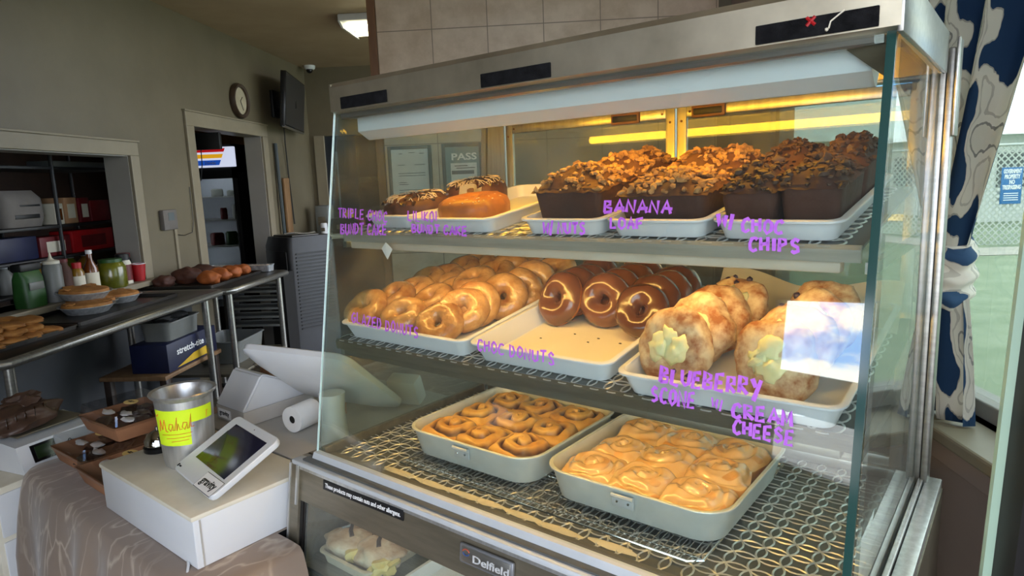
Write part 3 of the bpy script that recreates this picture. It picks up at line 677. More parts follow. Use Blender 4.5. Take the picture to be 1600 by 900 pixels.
# ---- purple marker lettering on the outside of the front glass
def on_glass(px, py, off=.0006): return hit(px, py, (0, yg(gz0)-off, gz0), (0, 1, -.122), MC)
WR = [('TRIPLE CHOC', (528, 340), (606, 347), (528, 325), .0035), ('BUNDT CAKE', (532, 365), (605, 368), (532, 349), .0038),
 ('LILIKOI', (636, 345), (684, 346), (636, 330), .0032), ('BUNDT CAKE', (643, 363), (731, 368), (643, 350), .0042),
 ('W/ NUTS', (848, 364), (916, 366), (848, 347), .0042), ('BANANA', (942, 331), (1051, 333), (943, 313), .0058), ('LOAF', (952, 356), (1007, 358), (952, 339), .0042),
 ('W/', (1120, 352), (1148, 356), (1120, 334), .0065), ('CHOC', (1157, 361), (1226, 365), (1158, 341), .0052), ('CHIPS', (1168, 391), (1252, 395), (1169, 370), .0055),
 ('GLAZED DONUTS', (549, 503), (655, 529), (549, 487), .0036), ('CHOC DONUTS', (745, 546), (868, 571), (745, 529), .0034),
 ('BLUEBERRY', (1030, 598), (1190, 620), (1032, 574), .0068), ('SCONE', (1016, 626), (1088, 638), (1017, 603), .0056), ('W/', (1111, 635), (1130, 641), (1111, 621), .0026),
 ('CREAM', (1142, 651), (1240, 667), (1142, 629), .0062), ('CHEESE', (1144, 676), (1242, 697), (1145, 655), .0056)]
for i, (s, bl, br, tl, w) in enumerate(WR):
    b = BM(); handwriting(b, s, on_glass(*bl), on_glass(*br), on_glass(*tl), -gn, w*(1.05 if w < .0045 else .84), .05, i+3)
    P('marker_lettering', b, 'purple_ink', fg, smooth=False, label='purple hand lettering reading ' + s.lower())
# folded price ticket taped at the end of the top shelf
b = BM(); q = hy(604, 392, .915, MC); prism(b, [(q.x-.017, .916, q.z+.004), (q.x, .914, q.z+.018), (q.x+.018, .915, q.z+.004), (q.x+.002, .914, q.z-.018)], (0, .0012, 0)); P('taped_ticket', b, 'paper_white', s1)
# ================================================================ TRAYS, PANS, FOOD
def rr(w, d, r, z, nc=5, ne=1, c=(0, 0)):
    pts = []; hw, hd = w/2, d/2; r = min(r, hw*.98, hd*.98)
    cs = [(hw-r, hd-r, 0), (-(hw-r), hd-r, pi/2), (-(hw-r), -(hd-r), pi), (hw-r, -(hd-r), 3*pi/2)]
    for k, (cx, cy, a) in enumerate(cs):
        for i in range(nc+1): pts.append((c[0]+cx+r*cos(a+pi/2*i/nc), c[1]+cy+r*sin(a+pi/2*i/nc), z))
        if ne > 1:
            p = pts[-1]; n_ = cs[(k+1) % 4]; q = (c[0]+n_[0]+r*cos(n_[2]), c[1]+n_[1]+r*sin(n_[2]), z)
            for i in range(1, ne): pts.append(tuple(p[j]+(q[j]-p[j])*i/ne for j in range(3)))
    return pts
def loft(bm, loops, cap0=True, cap1=True, fn=None, mi=0):
    rs = [[bm.verts.new(fn(Vector(p)) if fn else p) for p in lp] for lp in loops]
    for a, b in zip(rs, rs[1:]):
        n = len(a)
        for k in range(n): bm.faces.new((a[k], a[(k+1) % n], b[(k+1) % n], b[k])).material_index = mi
    if cap0: bm.faces.new(rs[0][::-1]).material_index = mi
    if cap1: bm.faces.new(rs[-1]).material_index = mi
    return rs
def shell(bm, w, d, h, s, r, th=.003, rim=.006, lip=.004, c=(0, 0)):
    """open tray: floor inset by s, rolled rim of width rim"""
    loft(bm, [rr(w-2*s, d-2*s, r*.8, 0, c=c), rr(w-2*rim, d-2*rim, r, h-lip, c=c), rr(w, d, r+rim/2, h-lip, c=c), rr(w, d, r+rim/2, h-lip*.3, c=c), rr(w-.003, d-.003, r+rim/2, h, c=c),
              rr(w-2*rim-2*th, d-2*rim-2*th, r-th, h, c=c), rr(w-2*s-2*th, d-2*s-2*th, r*.8-th, th, c=c)])
    return bm
def on_shelf(x, y, y0, z0, up=0): return MC @ Matrix.Translation((x, y, z0+(y-y0)*SL+up)) @ Matrix.Rotation(radians(8.5), 4, 'X')
S2 = (.90, 1.1555); S1 = (.93, 1.4015)
def tray(label, x0, x1, y, d, h, sh, s=.018, r=.022, paper=False):
    w = x1-x0; M = on_shelf((x0+x1)/2, y+d/2, *sh, .0005)
    t = Thing('serving_tray', label, 'tray', None, group='white trays in the case', mtx=M)
    b = BM(); shell(b, w, d, h, s, r); t.part('tray_body', b, 'white_tray', local=True)
    if paper:
        b = BM(); loft(b, [rr(w-2*s-.02, d-2*s-.02, .01, .0032), rr(w-2*s-.02, d-2*s-.02, .01, .0040)]); t.part('paper_liner', b, 'parchment', local=True)
    return t
tray('white tray full of glazed donuts on the middle shelf', -1.238, -.848, .905, .455, .040, S2)
tc_ = tray('half-empty white tray with chocolate donuts at its back', -.842, -.527, .907, .45, .040, S2, paper=True)
tray('white tray holding blueberry scones on parchment', -.508, -.170, .888, .455, .040, S2)
tray('small white tray under the triple chocolate bundt cakes', -1.195, -1.035, .96, .36, .030, S1, .015)
tray('white tray under the golden bundt cake', -1.030, -.795, .937, .40, .030, S1, .015)
tray('white tray under the walnut loaves next to the golden bundt cake tray', -.732, -.557, .937, .39, .030, S1, .014)
tray('white tray under the walnut loaves in the middle of the top shelf', -.553, -.377, .937, .39, .030, S1, .014)
tray('white tray under the chocolate chip loaves on the top shelf', -.373, -.191, .937, .39, .030, S1, .014)
# crumbs on the half-empty tray
b = BM()
for px, py in ((1.5, 0), (-2, 1), (-6, -.4), (6, .5), (2.2, .8)):
    blob(b, (px*.014, -.07+py*.03, .0046), .0022, 1, .3, 2, px, (1.6, .8, .5))
tc_.part('crumbs', b, 'black', local=True, kind='stuff')
# parchment sheet standing up behind the scones
def sheet(u, v):
    x = -.500+u*.33; y = 1.28+v*.06; return Vector((x, y+.012*sin(u*9), 1.22+v*.075+.012*sin(u*7+1)*v-.01*u))
b = BM(); grid(b, 24, 6, sheet); bmesh.ops.solidify(b, geom=b.faces[:], thickness=.0008)
single('parchment_sheet', 'crumpled parchment sheet standing behind the blueberry scones', 'baking paper', b, 'parchment', fr=MC, local=False, loc=(-.35, 1.3, 1.22))
# ---- donuts
def donut_bm(seed, R=.031, r=.0235, nu=36, nv=16, squash=1.0):
    b = BM(); rg = random.Random(seed); ph = rg.uniform(0, 6); rows = []
    ex = rg.uniform(.9, 1.12)
    for i in range(nu):
        a = 2*pi*i/nu; row = []
        for j in range(nv):
            t = 2*pi*j/nv; d = Vector((cos(a)*(R+r*cos(t)), sin(a)*(R+r*cos(t))*ex, r*sin(t)*squash))
            n = noise.noise(d*28+Vector((seed*5.1, 0, 0))); n2 = noise.noise(d*75+Vector((0, seed*3.3, 0)))
            k = 1+.12*n+.055*n2 + .05*sin(2*a+ph)
            c = Vector((cos(a)*R, sin(a)*R*ex, 0)); row.append(b.verts.new(c+(d-c)*k))
        rows.append(row)
    for i in range(nu):
        for j in range(nv): b.faces.new((rows[i][j], rows[(i+1) % nu][j], rows[(i+1) % nu][(j+1) % nv], rows[i][(j+1) % nv]))
    return b
DON = [mesh('glazed_donut', donut_bm(s), 'donut_glazed', angle=180) for s in range(5)]
GD = [(573, 482, 50, 8, 'in the corner of the tray by the register side, front row'), (630, 494, 48, 5, 'second along the front row'), (686, 507, 40, 20, 'ending the front row beside the empty tray'),
 (617, 466, 52, -5, 'behind the corner donut, outer column second row'), (677, 470, 48, -8, 'middle column second row with its hole showing'), (724, 484, 30, 38, 'leaning outward at the tray wall, second row'),
 (646, 455, 60, 0, 'outer column third row'), (714, 455, 60, 10, 'middle column third row, mostly hidden'), (745, 475, 25, 30, 'third along the wall by the empty tray'),
 (669, 439, 52, -10, 'outer column fourth row, darker brown'), (741, 441, 60, 5, 'on top of the middle column, bright glaze streaks'), (787, 463, 22, 35, 'fourth along the wall by the empty tray'),
 (697, 434, 60, 0, 'outer column fifth row'), (774, 430, 50, 5, 'middle column fifth row'), (816, 453, 18, 38, 'fifth along the wall by the empty tray'),
 (723, 422, 60, 0, 'outer column sixth row, pale'), (799, 425, 35, 40, 'middle column sixth row, pale and upright'), (836, 443, 18, 36, 'sixth along the wall by the empty tray'),
 (745, 414, 60, 5, 'outer column near the back'), (820, 417, 50, 0, 'middle column near the back with its hole showing'), (866, 425, 45, 15, 'in the back corner beside the chocolate donuts'),
 (774, 407, 60, 0, 'at the very back under the shelf edge')]
for i, (px, py, t, yw, lab) in enumerate(GD):
    up = .052 if i not in (10,) else .075
    c = hit(px, py, (0, .90, 1.1595+up*.92), (0, -SL, 1), MC)
    if c.y < .978: c = hit(px, py, (0, .978, 0), (0, 1, 0), MC)
    ta, ya = radians(t+8), radians(yw); ax = Vector((sin(ya)*cos(ta), -cos(ya)*cos(ta), sin(ta)))
    o = link('glazed_donut', DON[i % 5]); o.matrix_world = MC @ Matrix.Translation(c) @ frame_from(ax, (cos(i*1.7), .3, sin(i*1.7))) 
    props(o, 'glazed ring donut '+lab, 'donut', 'glazed donuts in the white tray')
# ---- chocolate donuts: dough with a chocolate glaze
def choc_bm(seed, part):
    b = donut_bm(seed+20, .0325, .0245 if part else .0235, 40, 18, 1.0)
    if part:  # glaze leaves a bare patch on one side
        rg = random.Random(seed); a0 = rg.uniform(0, 6)
        dead = [v for v in b.verts if v.co.z < -.006 and noise.noise(v.co*30+Vector((seed, 0, 0))) < .12]
        bmesh.ops.delete(b, geom=dead, context='VERTS')
    return b
CHD = [mesh('dough', choc_bm(s, 0), 'donut_dough', angle=180) for s in range(3)]; CHG = [mesh('chocolate_glaze', choc_bm(s, 1), 'choc_glaze', angle=180) for s in range(3)]
def choc_donut(c, ax, sp, i, lab):
    o = link('chocolate_donut', CHD[i % 3]); o.matrix_world = MC @ Matrix.Translation(c) @ frame_from(ax, (cos(sp), .2, sin(sp))); props(o, lab, 'donut', 'chocolate donuts at the back of the tray')
    g = link('chocolate_glaze', CHG[i % 3]); g.parent = o
CHR = [((877, 467), ('front of the row beside the glazed donut tray, split on its side', 'second of the row beside the glazed donut tray', 'third of the row beside the glazed donut tray', 'last of the row beside the glazed donut tray')),
       ((947, 469), ('front of the middle row, round hole facing out', 'second of the middle row', 'third of the middle row', 'last of the middle row')),
       ((1004, 486), ('front of the row beside the scones, largest and widest', 'second of the row beside the scones', 'third of the row beside the scones', 'last of the row beside the scones, darkest'))]
for k, (p, labs) in enumerate(CHR):
    c0 = hit(p[0], p[1], (0, .90, 1.1595+.053), (0, -SL, 1), MC); n = min(4, int((1.33-c0.y)/.043)+1)
    for j in range(n):
        tt = radians([22, 20, 30][k]+j*4); yw = radians([-6, -2, 4][k]+nrand(-6, 6)); ax = Vector((sin(yw)*cos(tt), -cos(yw)*cos(tt), sin(tt)))
        choc_donut(c0+Vector((nrand(-.003, .003)+.002*j, .045*j, .045*j*SL+.003*(j % 2))), ax, k+j*2.1, k+j, 'chocolate donut, '+labs[j])
# ---- blueberry scones
def scone_bm(seed):
    b = BM(); R, T_ = .0635, .026; nu, nv = 44, 18
    def f(u, v):
        a = 2*pi*u; t = v*pi
        # superellipsoid disc, axis z
        cr_, sr = abs(cos(t))**.7*(1 if cos(t) > 0 else -1), sin(t)**.55
        p = Vector((cos(a)*R*sr, sin(a)*R*sr*.97, T_*cr_))
        n = noise.noise(p*22+Vector((seed*4.7, 0, 0)))*.16+noise.noise(p*60+Vector((0, seed, 0)))*.07
        return p*(1+n)+Vector((0, 0, n*.01))
    rows = [[None]*(nv+1) for _ in range(nu)]
    top = b.verts.new(f(0, 0)); bot = b.verts.new(f(0, 1))
    for i in range(nu):
        for j in range(nv+1): rows[i][j] = top if j == 0 else bot if j == nv else b.verts.new(f(i/nu, j/nv))
    for i in range(nu):
        n_ = (i+1) % nu
        for j in range(nv):
            q = [rows[i][j], rows[i][j+1], rows[n_][j+1], rows[n_][j]]; q = list(dict.fromkeys(q)); b.faces.new(q)
    return b
def cream_bm(seed):
    b = BM(); 
    for k, (x, y, r) in enumerate(((-.015, .0, .019), (.013, -.006, .018), (0, .013, .016))): blob(b, (x, y, .024), r, 3, .35, 1.8, seed+k, (1, 1.15, .55))
    return b
def berry_bm(seed):
    b = BM(); rg = random.Random(seed)
    for k in range(11):
        a = rg.uniform(0, 6.28); r = rg.uniform(.032, .060); z = .023*sqrt(max(0, 1-(r/.066)**2))+.001
        blob(b, (r*cos(a), r*sin(a), z), rg.uniform(.003, .0065), 1, .3, 2, k, (1.3, 1, .6))
    return b
SCM = [mesh('scone', scone_bm(s), 'scone', angle=180) for s in range(3)]; SCC = [mesh('cream_cheese', cream_bm(s), 'cream_cheese', angle=180) for s in range(3)]; SCB = [mesh('blueberries', berry_bm(s), 'blueberry', angle=180) for s in range(3)]
for k, (px, py, labs) in enumerate(((1058, 549, ('front of the row by the chocolate donuts, cream cheese filling facing out', 'second of the row by the chocolate donuts, browned top', 'third of the row by the chocolate donuts', 'last of the row by the chocolate donuts')),
        (1212, 572, ('front of the row by the end glass, pale filling facing out', 'second of the row by the end glass', 'third of the row by the end glass', 'last of the row by the end glass')))):
    c0 = hit(px, py, (0, .90, 1.1595+.062), (0, -SL, 1), MC)
    if c0.y < .965: c0 = hit(px, py, (0, .965, 0), (0, 1, 0), MC); c0.z = max(c0.z, 1.1595+(c0.y-.9)*SL+.057)
    for j in range(4):
        tt = radians(18+j*7); yw = radians([-10, -14][k]+j*2); ax = Vector((sin(yw)*cos(tt), -cos(yw)*cos(tt), sin(tt)))
        o = link('blueberry_scone', SCM[(k+j) % 3]); o.matrix_world = MC @ Matrix.Translation(c0+Vector((.006*j, 0.066*j, .066*j*SL+(.004 if j else 0)))) @ frame_from(ax, (cos(k*2.+j), .3, sin(k*2.+j)))
        props(o, 'blueberry scone, '+labs[j], 'scone', 'blueberry scones in the white tray')
        g = link('cream_cheese', SCC[(k+j) % 3]); g.parent = o; g = link('blueberries', SCB[(k+j) % 3]); g.parent = o; g['kind'] = 'stuff'
# ---- loaves on the top shelf
def loaf(M, w, d, h, seed, label, top, nut, group):
    t = Thing('loaf_cake', label, 'loaf cake', None, mtx=M, group=group)
    b = BM()
    def jig(p):
        n = noise.noise(p*24+Vector((seed*3.1, 0, 0))); return p+Vector((n*.003, n*.003, n*.003))
    loft(b, [rr(w*.84, d*.88, .008, 0, 4, 6), rr(w*.86, d*.90, .010, .004, 4, 6), rr(w*.98, d*.98, .012, h*.55, 4, 6), rr(w*1.0, d*1.0, .014, h*.68, 4, 6), rr(w*.94, d*.95, .016, h*.74, 4, 6)], fn=jig)
    t.part('cake', b, 'loaf_crust', local=True)
    def dome(x, y): 
        u, v = 2*x/w, 2*y/d; return h*.68+(h*.34)*max(0, (1-u**4))*max(0, 1-v**4)*(.82+.5*noise.noise(Vector((x*26+seed*9, y*26, 0))))
    b = BM()
    def f(u, v):
        x, y = (u-.5)*w*1.03, (v-.5)*d*1.03; return Vector((x, y, dome(x, y)+.004*noise.noise(Vector((x*90, y*90, seed)))))
    grid(b, 26, 22, f); t.part('crumb_top', b, top, local=True, angle=180)
    b = BM(); rg = random.Random(seed)
    for k in range(int(260*(w*d)/(.17*.12))):
        x, y = (rg.random()-.5)*w*.98, (rg.random()-.5)*d*.98; r = rg.uniform(.003, .0072)
        blob(b, (x, y, dome(x, y)+r*.45), r, 1, .55, 1.6, k+seed*50, (rg.uniform(.8, 1.3), rg.uniform(.7, 1.1), rg.uniform(.6, .95)), Matrix.Rotation(rg.uniform(0, 6), 3, 'Z'))
    t.part('walnut_topping' if nut == 'walnut' else 'chip_topping', b, nut, local=True, angle=30, kind='stuff')
    return t
def L1(x, y): return on_shelf(x, y, *S1, .0045)
lg_ = 'banana loaves on the top shelf'
loaf(L1(-.640, 1.045), .140, .155, .098, 1, 'walnut-topped loaf at the front of the tray next to the golden bundt cake', 'loaf_top', 'walnut', lg_)
loaf(L1(-.640, 1.215), .140, .155, .100, 2, 'walnut-topped loaf at the back of the tray next to the golden bundt cake', 'loaf_top', 'walnut', lg_)
loaf(L1(-.463, 1.040), .150, .150, .086, 3, 'walnut-topped loaf at the front of the middle tray behind the banana lettering', 'loaf_top', 'walnut', lg_)
loaf(L1(-.463, 1.205), .145, .150, .098, 4, 'walnut-topped loaf at the back of the middle tray on the top shelf', 'loaf_top', 'walnut', lg_)
loaf(L1(-.325, 1.040), .078, .150, .088, 5, 'dark loaf with chips at the front of the end tray, on its inner side', 'loaf_crust', 'walnut_dark', lg_)
loaf(L1(-.241, 1.045), .082, .155, .094, 6, 'dark loaf with chips at the front of the end tray, beside the end glass', 'loaf_crust', 'walnut_dark', lg_)
loaf(L1(-.325, 1.205), .078, .150, .098, 7, 'dark loaf with chips at the back of the end tray, on its inner side', 'loaf_crust', 'walnut_dark', lg_)
loaf(L1(-.241, 1.210), .082, .150, .102, 8, 'dark loaf with chips at the back of the end tray, beside the end glass', 'loaf_crust', 'walnut_dark', lg_)
# ---- bundt cakes
def bundt(M, R, h, m, seed, label, choc):
    t = Thing('bundt_cake', label, 'bundt cake', None, mtx=M, group='bundt cakes on the top shelf'); b = BM()
    prof = [(R*.10, .0), (R*.94, 0), (R, h*.12), (R*1.01, h*.55), (R*.95, h*.82), (R*.76, h*.98), (R*.50, h*1.04), (R*.26, h*1.02), (R*.12, h*.9), (R*.10, h*.5), (R*.10, 0)]
    lathe(b, prof, 48, wob=lambda k, z: 1+.035*sin(2*pi*k*12)*(z/h)+.03*noise.noise(Vector((cos(k*6.28)*2, sin(k*6.28)*2, z*30+seed)))); t.part('cake_ring', b, m, local=True, angle=180)
    rg = random.Random(seed); b = BM(); b2 = BM()
    if choc:
        for k in range(95):
            a = rg.uniform(0, 6.28); r = R*rg.uniform(.30, .95); p = Vector((r*cos(a), r*sin(a), h*(1.0 if r < R*.75 else .86)))
            blob(b, p, rg.uniform(.0035, .0085), 1, .5, 1.5, k, (1.5, .8, .8), Matrix.Rotation(a, 3, 'Z'))
        for k in range(60):
            a = rg.uniform(0, 6.28); r = R*rg.uniform(.34, 1.0); z = h*(1.05 if r < R*.75 else .92)+.004; a2 = a+rg.uniform(-.35, .35)
            tube(b2, [(r*cos(a), r*sin(a), z), (R*.8*cos((a+a2)/2), R*.8*sin((a+a2)/2), h*1.0+.004), (R*.86*cos(a2), R*.86*sin(a2), h*.93)], .0009, 5)
        t.part('fudge_pieces', b, 'fudge', local=True, kind='stuff'); t.part('white_drizzle', b2, 'drizzle', local=True, kind='stuff')
    else:
        for k in range(130):
            a = rg.gauss(-.9, .9); r = R*rg.uniform(.25, .88); blob(b, (r*cos(a), r*sin(a), h*(.99 if r < R*.72 else .9)), rg.uniform(.001, .0024), 1, .3, 2, k, (1, 1, .6))
        t.part('sugar_crumbs', b, 'drizzle', local=True, kind='stuff'); b2.free()
    return t
q = hit(629, 322, (0, .93, 1.4055+.022), (0, -SL, 1), MC); bundt(L1(-1.108, 1.055), .076, .052, 'bundt_choc', 1, 'dark chocolate bundt cake with white drizzle at the front of the small tray', True)
bundt(L1(-1.075, 1.225), .074, .055, 'bundt_choc', 2, 'dark chocolate bundt cake with white drizzle behind the front one', True)
bundt(L1(-.935, 1.055), .076, .050, 'bundt_gold', 3, 'golden glazed bundt cake in the wide white tray', False)
b = BM(); grid(b, 10, 6, lambda u, v: Vector((-1.06+u*.085, 1.135+.02*sin(u*5)+v*.01, 1.445+v*.048+.006*sin(u*6)))); bmesh.ops.solidify(b, geom=b.faces[:], thickness=.0008)
single('wax_paper_sheet', 'waxed paper scrap standing between the chocolate and golden bundt cakes', 'baking paper', b, 'wax_paper', fr=MC, local=False, loc=(-1.02, 1.14, 1.445))
# ---- wire rack and the two roll pans on the deck
t = Thing('wire_rack', 'wire cooling rack under the two roll pans', 'cooling rack', (-.70, 1.1, .897), MC)
b = BM(); tube(b, [(-1.045, .895, .904), (-.385, .895, .904), (-.365, .91, .904), (-.365, 1.33, .904), (-1.045, 1.33, .904)], .0022, 6, closed=True); t.part('rim_wire', b, 'chrome')
b = BM()
for k in range(57): box(b, (-1.04+k*.0119-.0007, .895, .9045), (-1.04+k*.0119+.0007, 1.33, .906))
t.part('fine_wires', b, 'steel', kind='stuff')
b = BM()
for y in (.912, 1.02, 1.12, 1.22, 1.315): tube(b, [(-1.045, y, .9035), (-.365, y, .9035)], .0016, 6)
t.part('cross_wires', b, 'chrome', kind='stuff')
def roll_h(r, th, seed, turns=2.1, amp=.016):
    ph = (r*turns - th/(2*pi)+seed*.37) % 1.0
    g = abs(ph-.5)*2      # 1 at groove
    gro = max(0, (g-.5)/.5)
    return -amp*gro*(1-.3*r), gro
def roll_mesh(seed, iced, R=.0600, H=.047):
    obs = []
    for part in ((0, 1) if iced else (0,)):
        b = BM(); sw = b.verts.layers.float.new('swirl'); nr, na = 26, 72; rg = random.Random(seed); ox, oy = rg.uniform(-.008, .008), rg.uniform(-.008, .008); sg_ = rg.choice((-1, 1))
        def pt(i, j):
            r = i/nr; th = 2*pi*j/na; sq = 1/((abs(cos(th))**8+abs(sin(th))**8)**(1/8)); rad = R*(r*(1+(sq-1)*r*r*.75))
            x, y = rad*cos(th)+ox*(1-r)**2, rad*sin(th)+oy*(1-r)**2
            dz, g = roll_h(r, sg_*th, seed); z = H*(1-.32*r**6)+.006*(1-r)**1.5; nz_ = noise.noise(Vector((x*40+seed*7, y*40, 0)))
            z += .005*nz_
            if part:
                z += dz*.45 + .0018 + (.0055*noise.noise(Vector((x*24+seed*3, y*24, 5))) - .0008); x *= 1.0
            else: z += dz
            return Vector((x, y, z)), g*(1 if r > .05 else 0)*(.85+.3*nz_)
        c, g = pt(0, 0); cv = b.verts.new(c); rows = []
        for i in range(1, nr+1):
            row = []
            for j in range(na):
                p, g = pt(i, j); v = b.verts.new(p); v[sw] = max(0, min(1, g*1.7)); row.append(v)
            rows.append(row)
        low = [b.verts.new((v.co.x*.78, v.co.y*.78, .0)) for v in rows[-1]] if not part else None
        for j in range(na):
            k = (j+1) % na; b.faces.new((cv, rows[0][j], rows[0][k]))
            for i in range(nr-1): b.faces.new((rows[i][j], rows[i+1][j], rows[i+1][k], rows[i][k]))
            if low: b.faces.new((rows[-1][j], low[j], low[k], rows[-1][k]))
        if low: b.faces.new(low[::-1])
        obs.append(mesh('icing' if part else 'dough', b, 'icing' if part else ('roll_dough_light' if iced else 'roll_dough'), angle=180))
    return obs
RM = [roll_mesh(s, False) for s in range(5)]; RI = [roll_mesh(s+10, True) for s in range(5)]
def pan(x0, x1, y0, y1, z, label, iced):
    cx, cy, w, d = (x0+x1)/2, (y0+y1)/2, x1-x0, y1-y0
    t = Thing('baking_pan', label, 'baking pan', (cx, cy, z), MC, group='aluminium roll pans'); b = BM()
    shell(b, w, d, .060, .018, .055, .002, .004, .004); t.part('pan_body', b, 'pan_alu', local=True)
    b = BM(); tube(b, rr(w-.002, d-.002, .057, .0588, 8, 8), .0022, 8, closed=True); t.part('rolled_rim', b, 'pan_alu', local=True)
    for s in (-1, 1):
        b = BM(); yy = s*(d/2-.006); box(b, (-.021, min(yy, yy+s*.004), .026), (.021, max(yy, yy+s*.004), .046), .001); tube(b, [(-.021, yy+s*.006, .047), (.021, yy+s*.006, .047)], .0045, 8); h = t.part('handle_bracket', b, 'ledge_alu', local=True)
        for sx in (-.011, .011):
            b = BM(); blob(b, (sx, yy+s*.0045, .036), .0028, 1, 0); t.part('rivet', b, 'chrome', h, local=True)
    names = ('front', 'middle', 'back'); cols = ('by the register side', 'in the centre column', 'by the window side'); k = 0
    for j in range(3):
        for i in range(3):
            x = cx+(i-1)*(w-.060)/3; y = cy+(j-1)*(d-.062)/3; mset = (RI if iced else RM)[(k*2+j) % 5]
            o = link('cinnamon_roll', mset[0]); o.matrix_world = MC @ Matrix.Translation((x+nrand(-.003, .003), y+nrand(-.003, .003), z+.0035+nrand(0, .004))) @ Matrix.Rotation(nrand(-.25, .25)+pi/2*rnd.randrange(4), 4, 'Z') @ Matrix.Diagonal((.97, 1.0, 1.13, 1))
            props(o, ('iced' if iced else 'plain golden')+' cinnamon roll, '+names[j]+' row of its pan, '+cols[i], 'cinnamon roll', ('iced' if iced else 'plain')+' cinnamon rolls in the pan')
            if iced: g = link('icing', mset[1]); g.parent = o
            k += 1
pan(-1.080, -.722, .935, 1.305, .9068, 'aluminium pan of plain golden cinnamon rolls', False)
pan(-.702, -.343, .937, 1.307, .9068, 'aluminium pan of iced cinnamon rolls', True)
# ================================================================ CASHIER TABLE
TT = .72
t = Thing('folding_table', 'low table hidden under the taupe damask tablecloth', 'table', (-1.82, 1.2, 0), MC)
b = BM(); box(b, (-2.27, .56, .68), (-1.33, 1.90, .712), .004); t.part('tabletop', b, 'dark_grey')
for x in (-2.2, -1.4):
    for y in (.64, 1.82):
        b = BM(); tube(b, [(x, y, 0), (x, y, .68)], .016, 8); t.part('leg', b, 'dark_grey')
# cloth: top plus hanging sides with soft folds
b = BM(); x0, x1, y0, y1, DZ, XE = -2.285, -1.313, .515, 1.92, .70, -1.226
loop_n = 0
def rim_pts():
    out = []
    def seg(a, c, n):
        for i in range(n): out.append((a[0]+(c[0]-a[0])*i/n, a[1]+(c[1]-a[1])*i/n))
    seg((XE, .745), (XE, y0), 8); seg((XE, y0), (x0+.06, y0), 44)
    for i in range(10): a = -pi/2-pi/2*i/10; out.append((x0+.06+.06*cos(a), y0+.06+.06*sin(a)))
    seg((x0, y0+.06), (x0, y1), 46); return out
rp = rim_pts(); rows = []
inner = [(min(max(x, x0+.05), XE-.03), min(max(y, y0+.05), y1)) for x, y in rp]
def cl(i, k):
    x, y = rp[i]
    a = 0 if i < 6 else -pi/2*(i-5)/5 if i < 10 else -pi/2 if i < 50 else -pi/2-pi/2*min(1, (i-50)/12); nx, ny = cos(a), sin(a)
    dz = (0, .012, .05, .13, .25, .40, .55, .70)[k]; amp = .026*min(1, dz/.3); fold = sin(i*.62+1.1*sin(i*.21))*amp+.03*min(1, dz/.2)*(1 if True else 0)
    dd = (0.0, .010, .016, .02, .024, .028, .03, .03)[k]
    return Vector((x+nx*(dd+fold*.8), y+ny*(dd+fold*.8), TT-.002-dz))
vin = [b.verts.new((x, y, TT)) for x, y in inner]
prev = vin
for k in range(8):
    cur = [b.verts.new(cl(i, k)) for i in range(len(rp))]
    for i in range(len(rp)-1): b.faces.new((prev[i], prev[i+1], cur[i+1], cur[i]))
    prev = cur
c0 = b.verts.new((x1, y1, TT)); c1 = b.verts.new((x1, .745, TT)); b.faces.new(vin+[c0, c1])
bmesh.ops.subdivide_edges(b, edges=[], cuts=1)
single('tablecloth', 'taupe damask tablecloth draped over the cashier table', 'tablecloth', b, 'tablecloth', fr=MC, local=False, loc=(-1.8, 1.2, 0), angle=60)
# white cash drawer and grey riser behind it
t = Thing('cash_drawer', 'low wide white cash drawer box at the front of the cloth-covered table', 'cash drawer', (-1.56, .70, TT), MC)
b = BM(); box(b, (-1.795, .562, TT+.001), (-1.318, .845, .832), .003); t.part('drawer_body', b, 'white_plastic')
b = BM(); box(b, (-1.797, .559, .829), (-1.316, .848, .840), .003); t.part('lid', b, 'cream_white')
b = BM(); box(b, (-1.3195, .575, TT+.003), (-1.3165, .578, .828)); t.part('seam', b, 'grey_plastic')
t = Thing('counter_riser', 'flat grey riser box carrying the register behind the white cash drawer', 'riser', (-1.6, 1.1, TT), MC)
b = BM(); box(b, (-1.90, .857, TT+.001), (-1.338, 1.42, .835), .006); t.part('riser_box', b, 'grey_plastic')
b = BM(); box(b, (-1.902, .855, .834), (-1.336, 1.422, .840), .003); t.part('top_plate', b, 'grey_plastic')
ZT = .8405
# steel tip jar with a neon card
jc = cw(-1.604, .700, ZT)
t = Thing('tip_jar', 'stainless steel tip canister with a neon yellow thank-you card on the cash drawer', 'tip jar', jc)
b = BM(); lathe(b, [(0, .002), (.050, 0), (.056, .006), (.059, .02), (.066, .172), (.074, .180), (.077, .185), (.075, .188), (.068, .185), (.063, .172), (.057, .02), (0, .008)], 40); t.part('canister', b, 'alu', local=True)
vd = -Vector((jc.x, jc.y, 0)).normalized(); a0 = math.atan2(vd.y, vd.x)
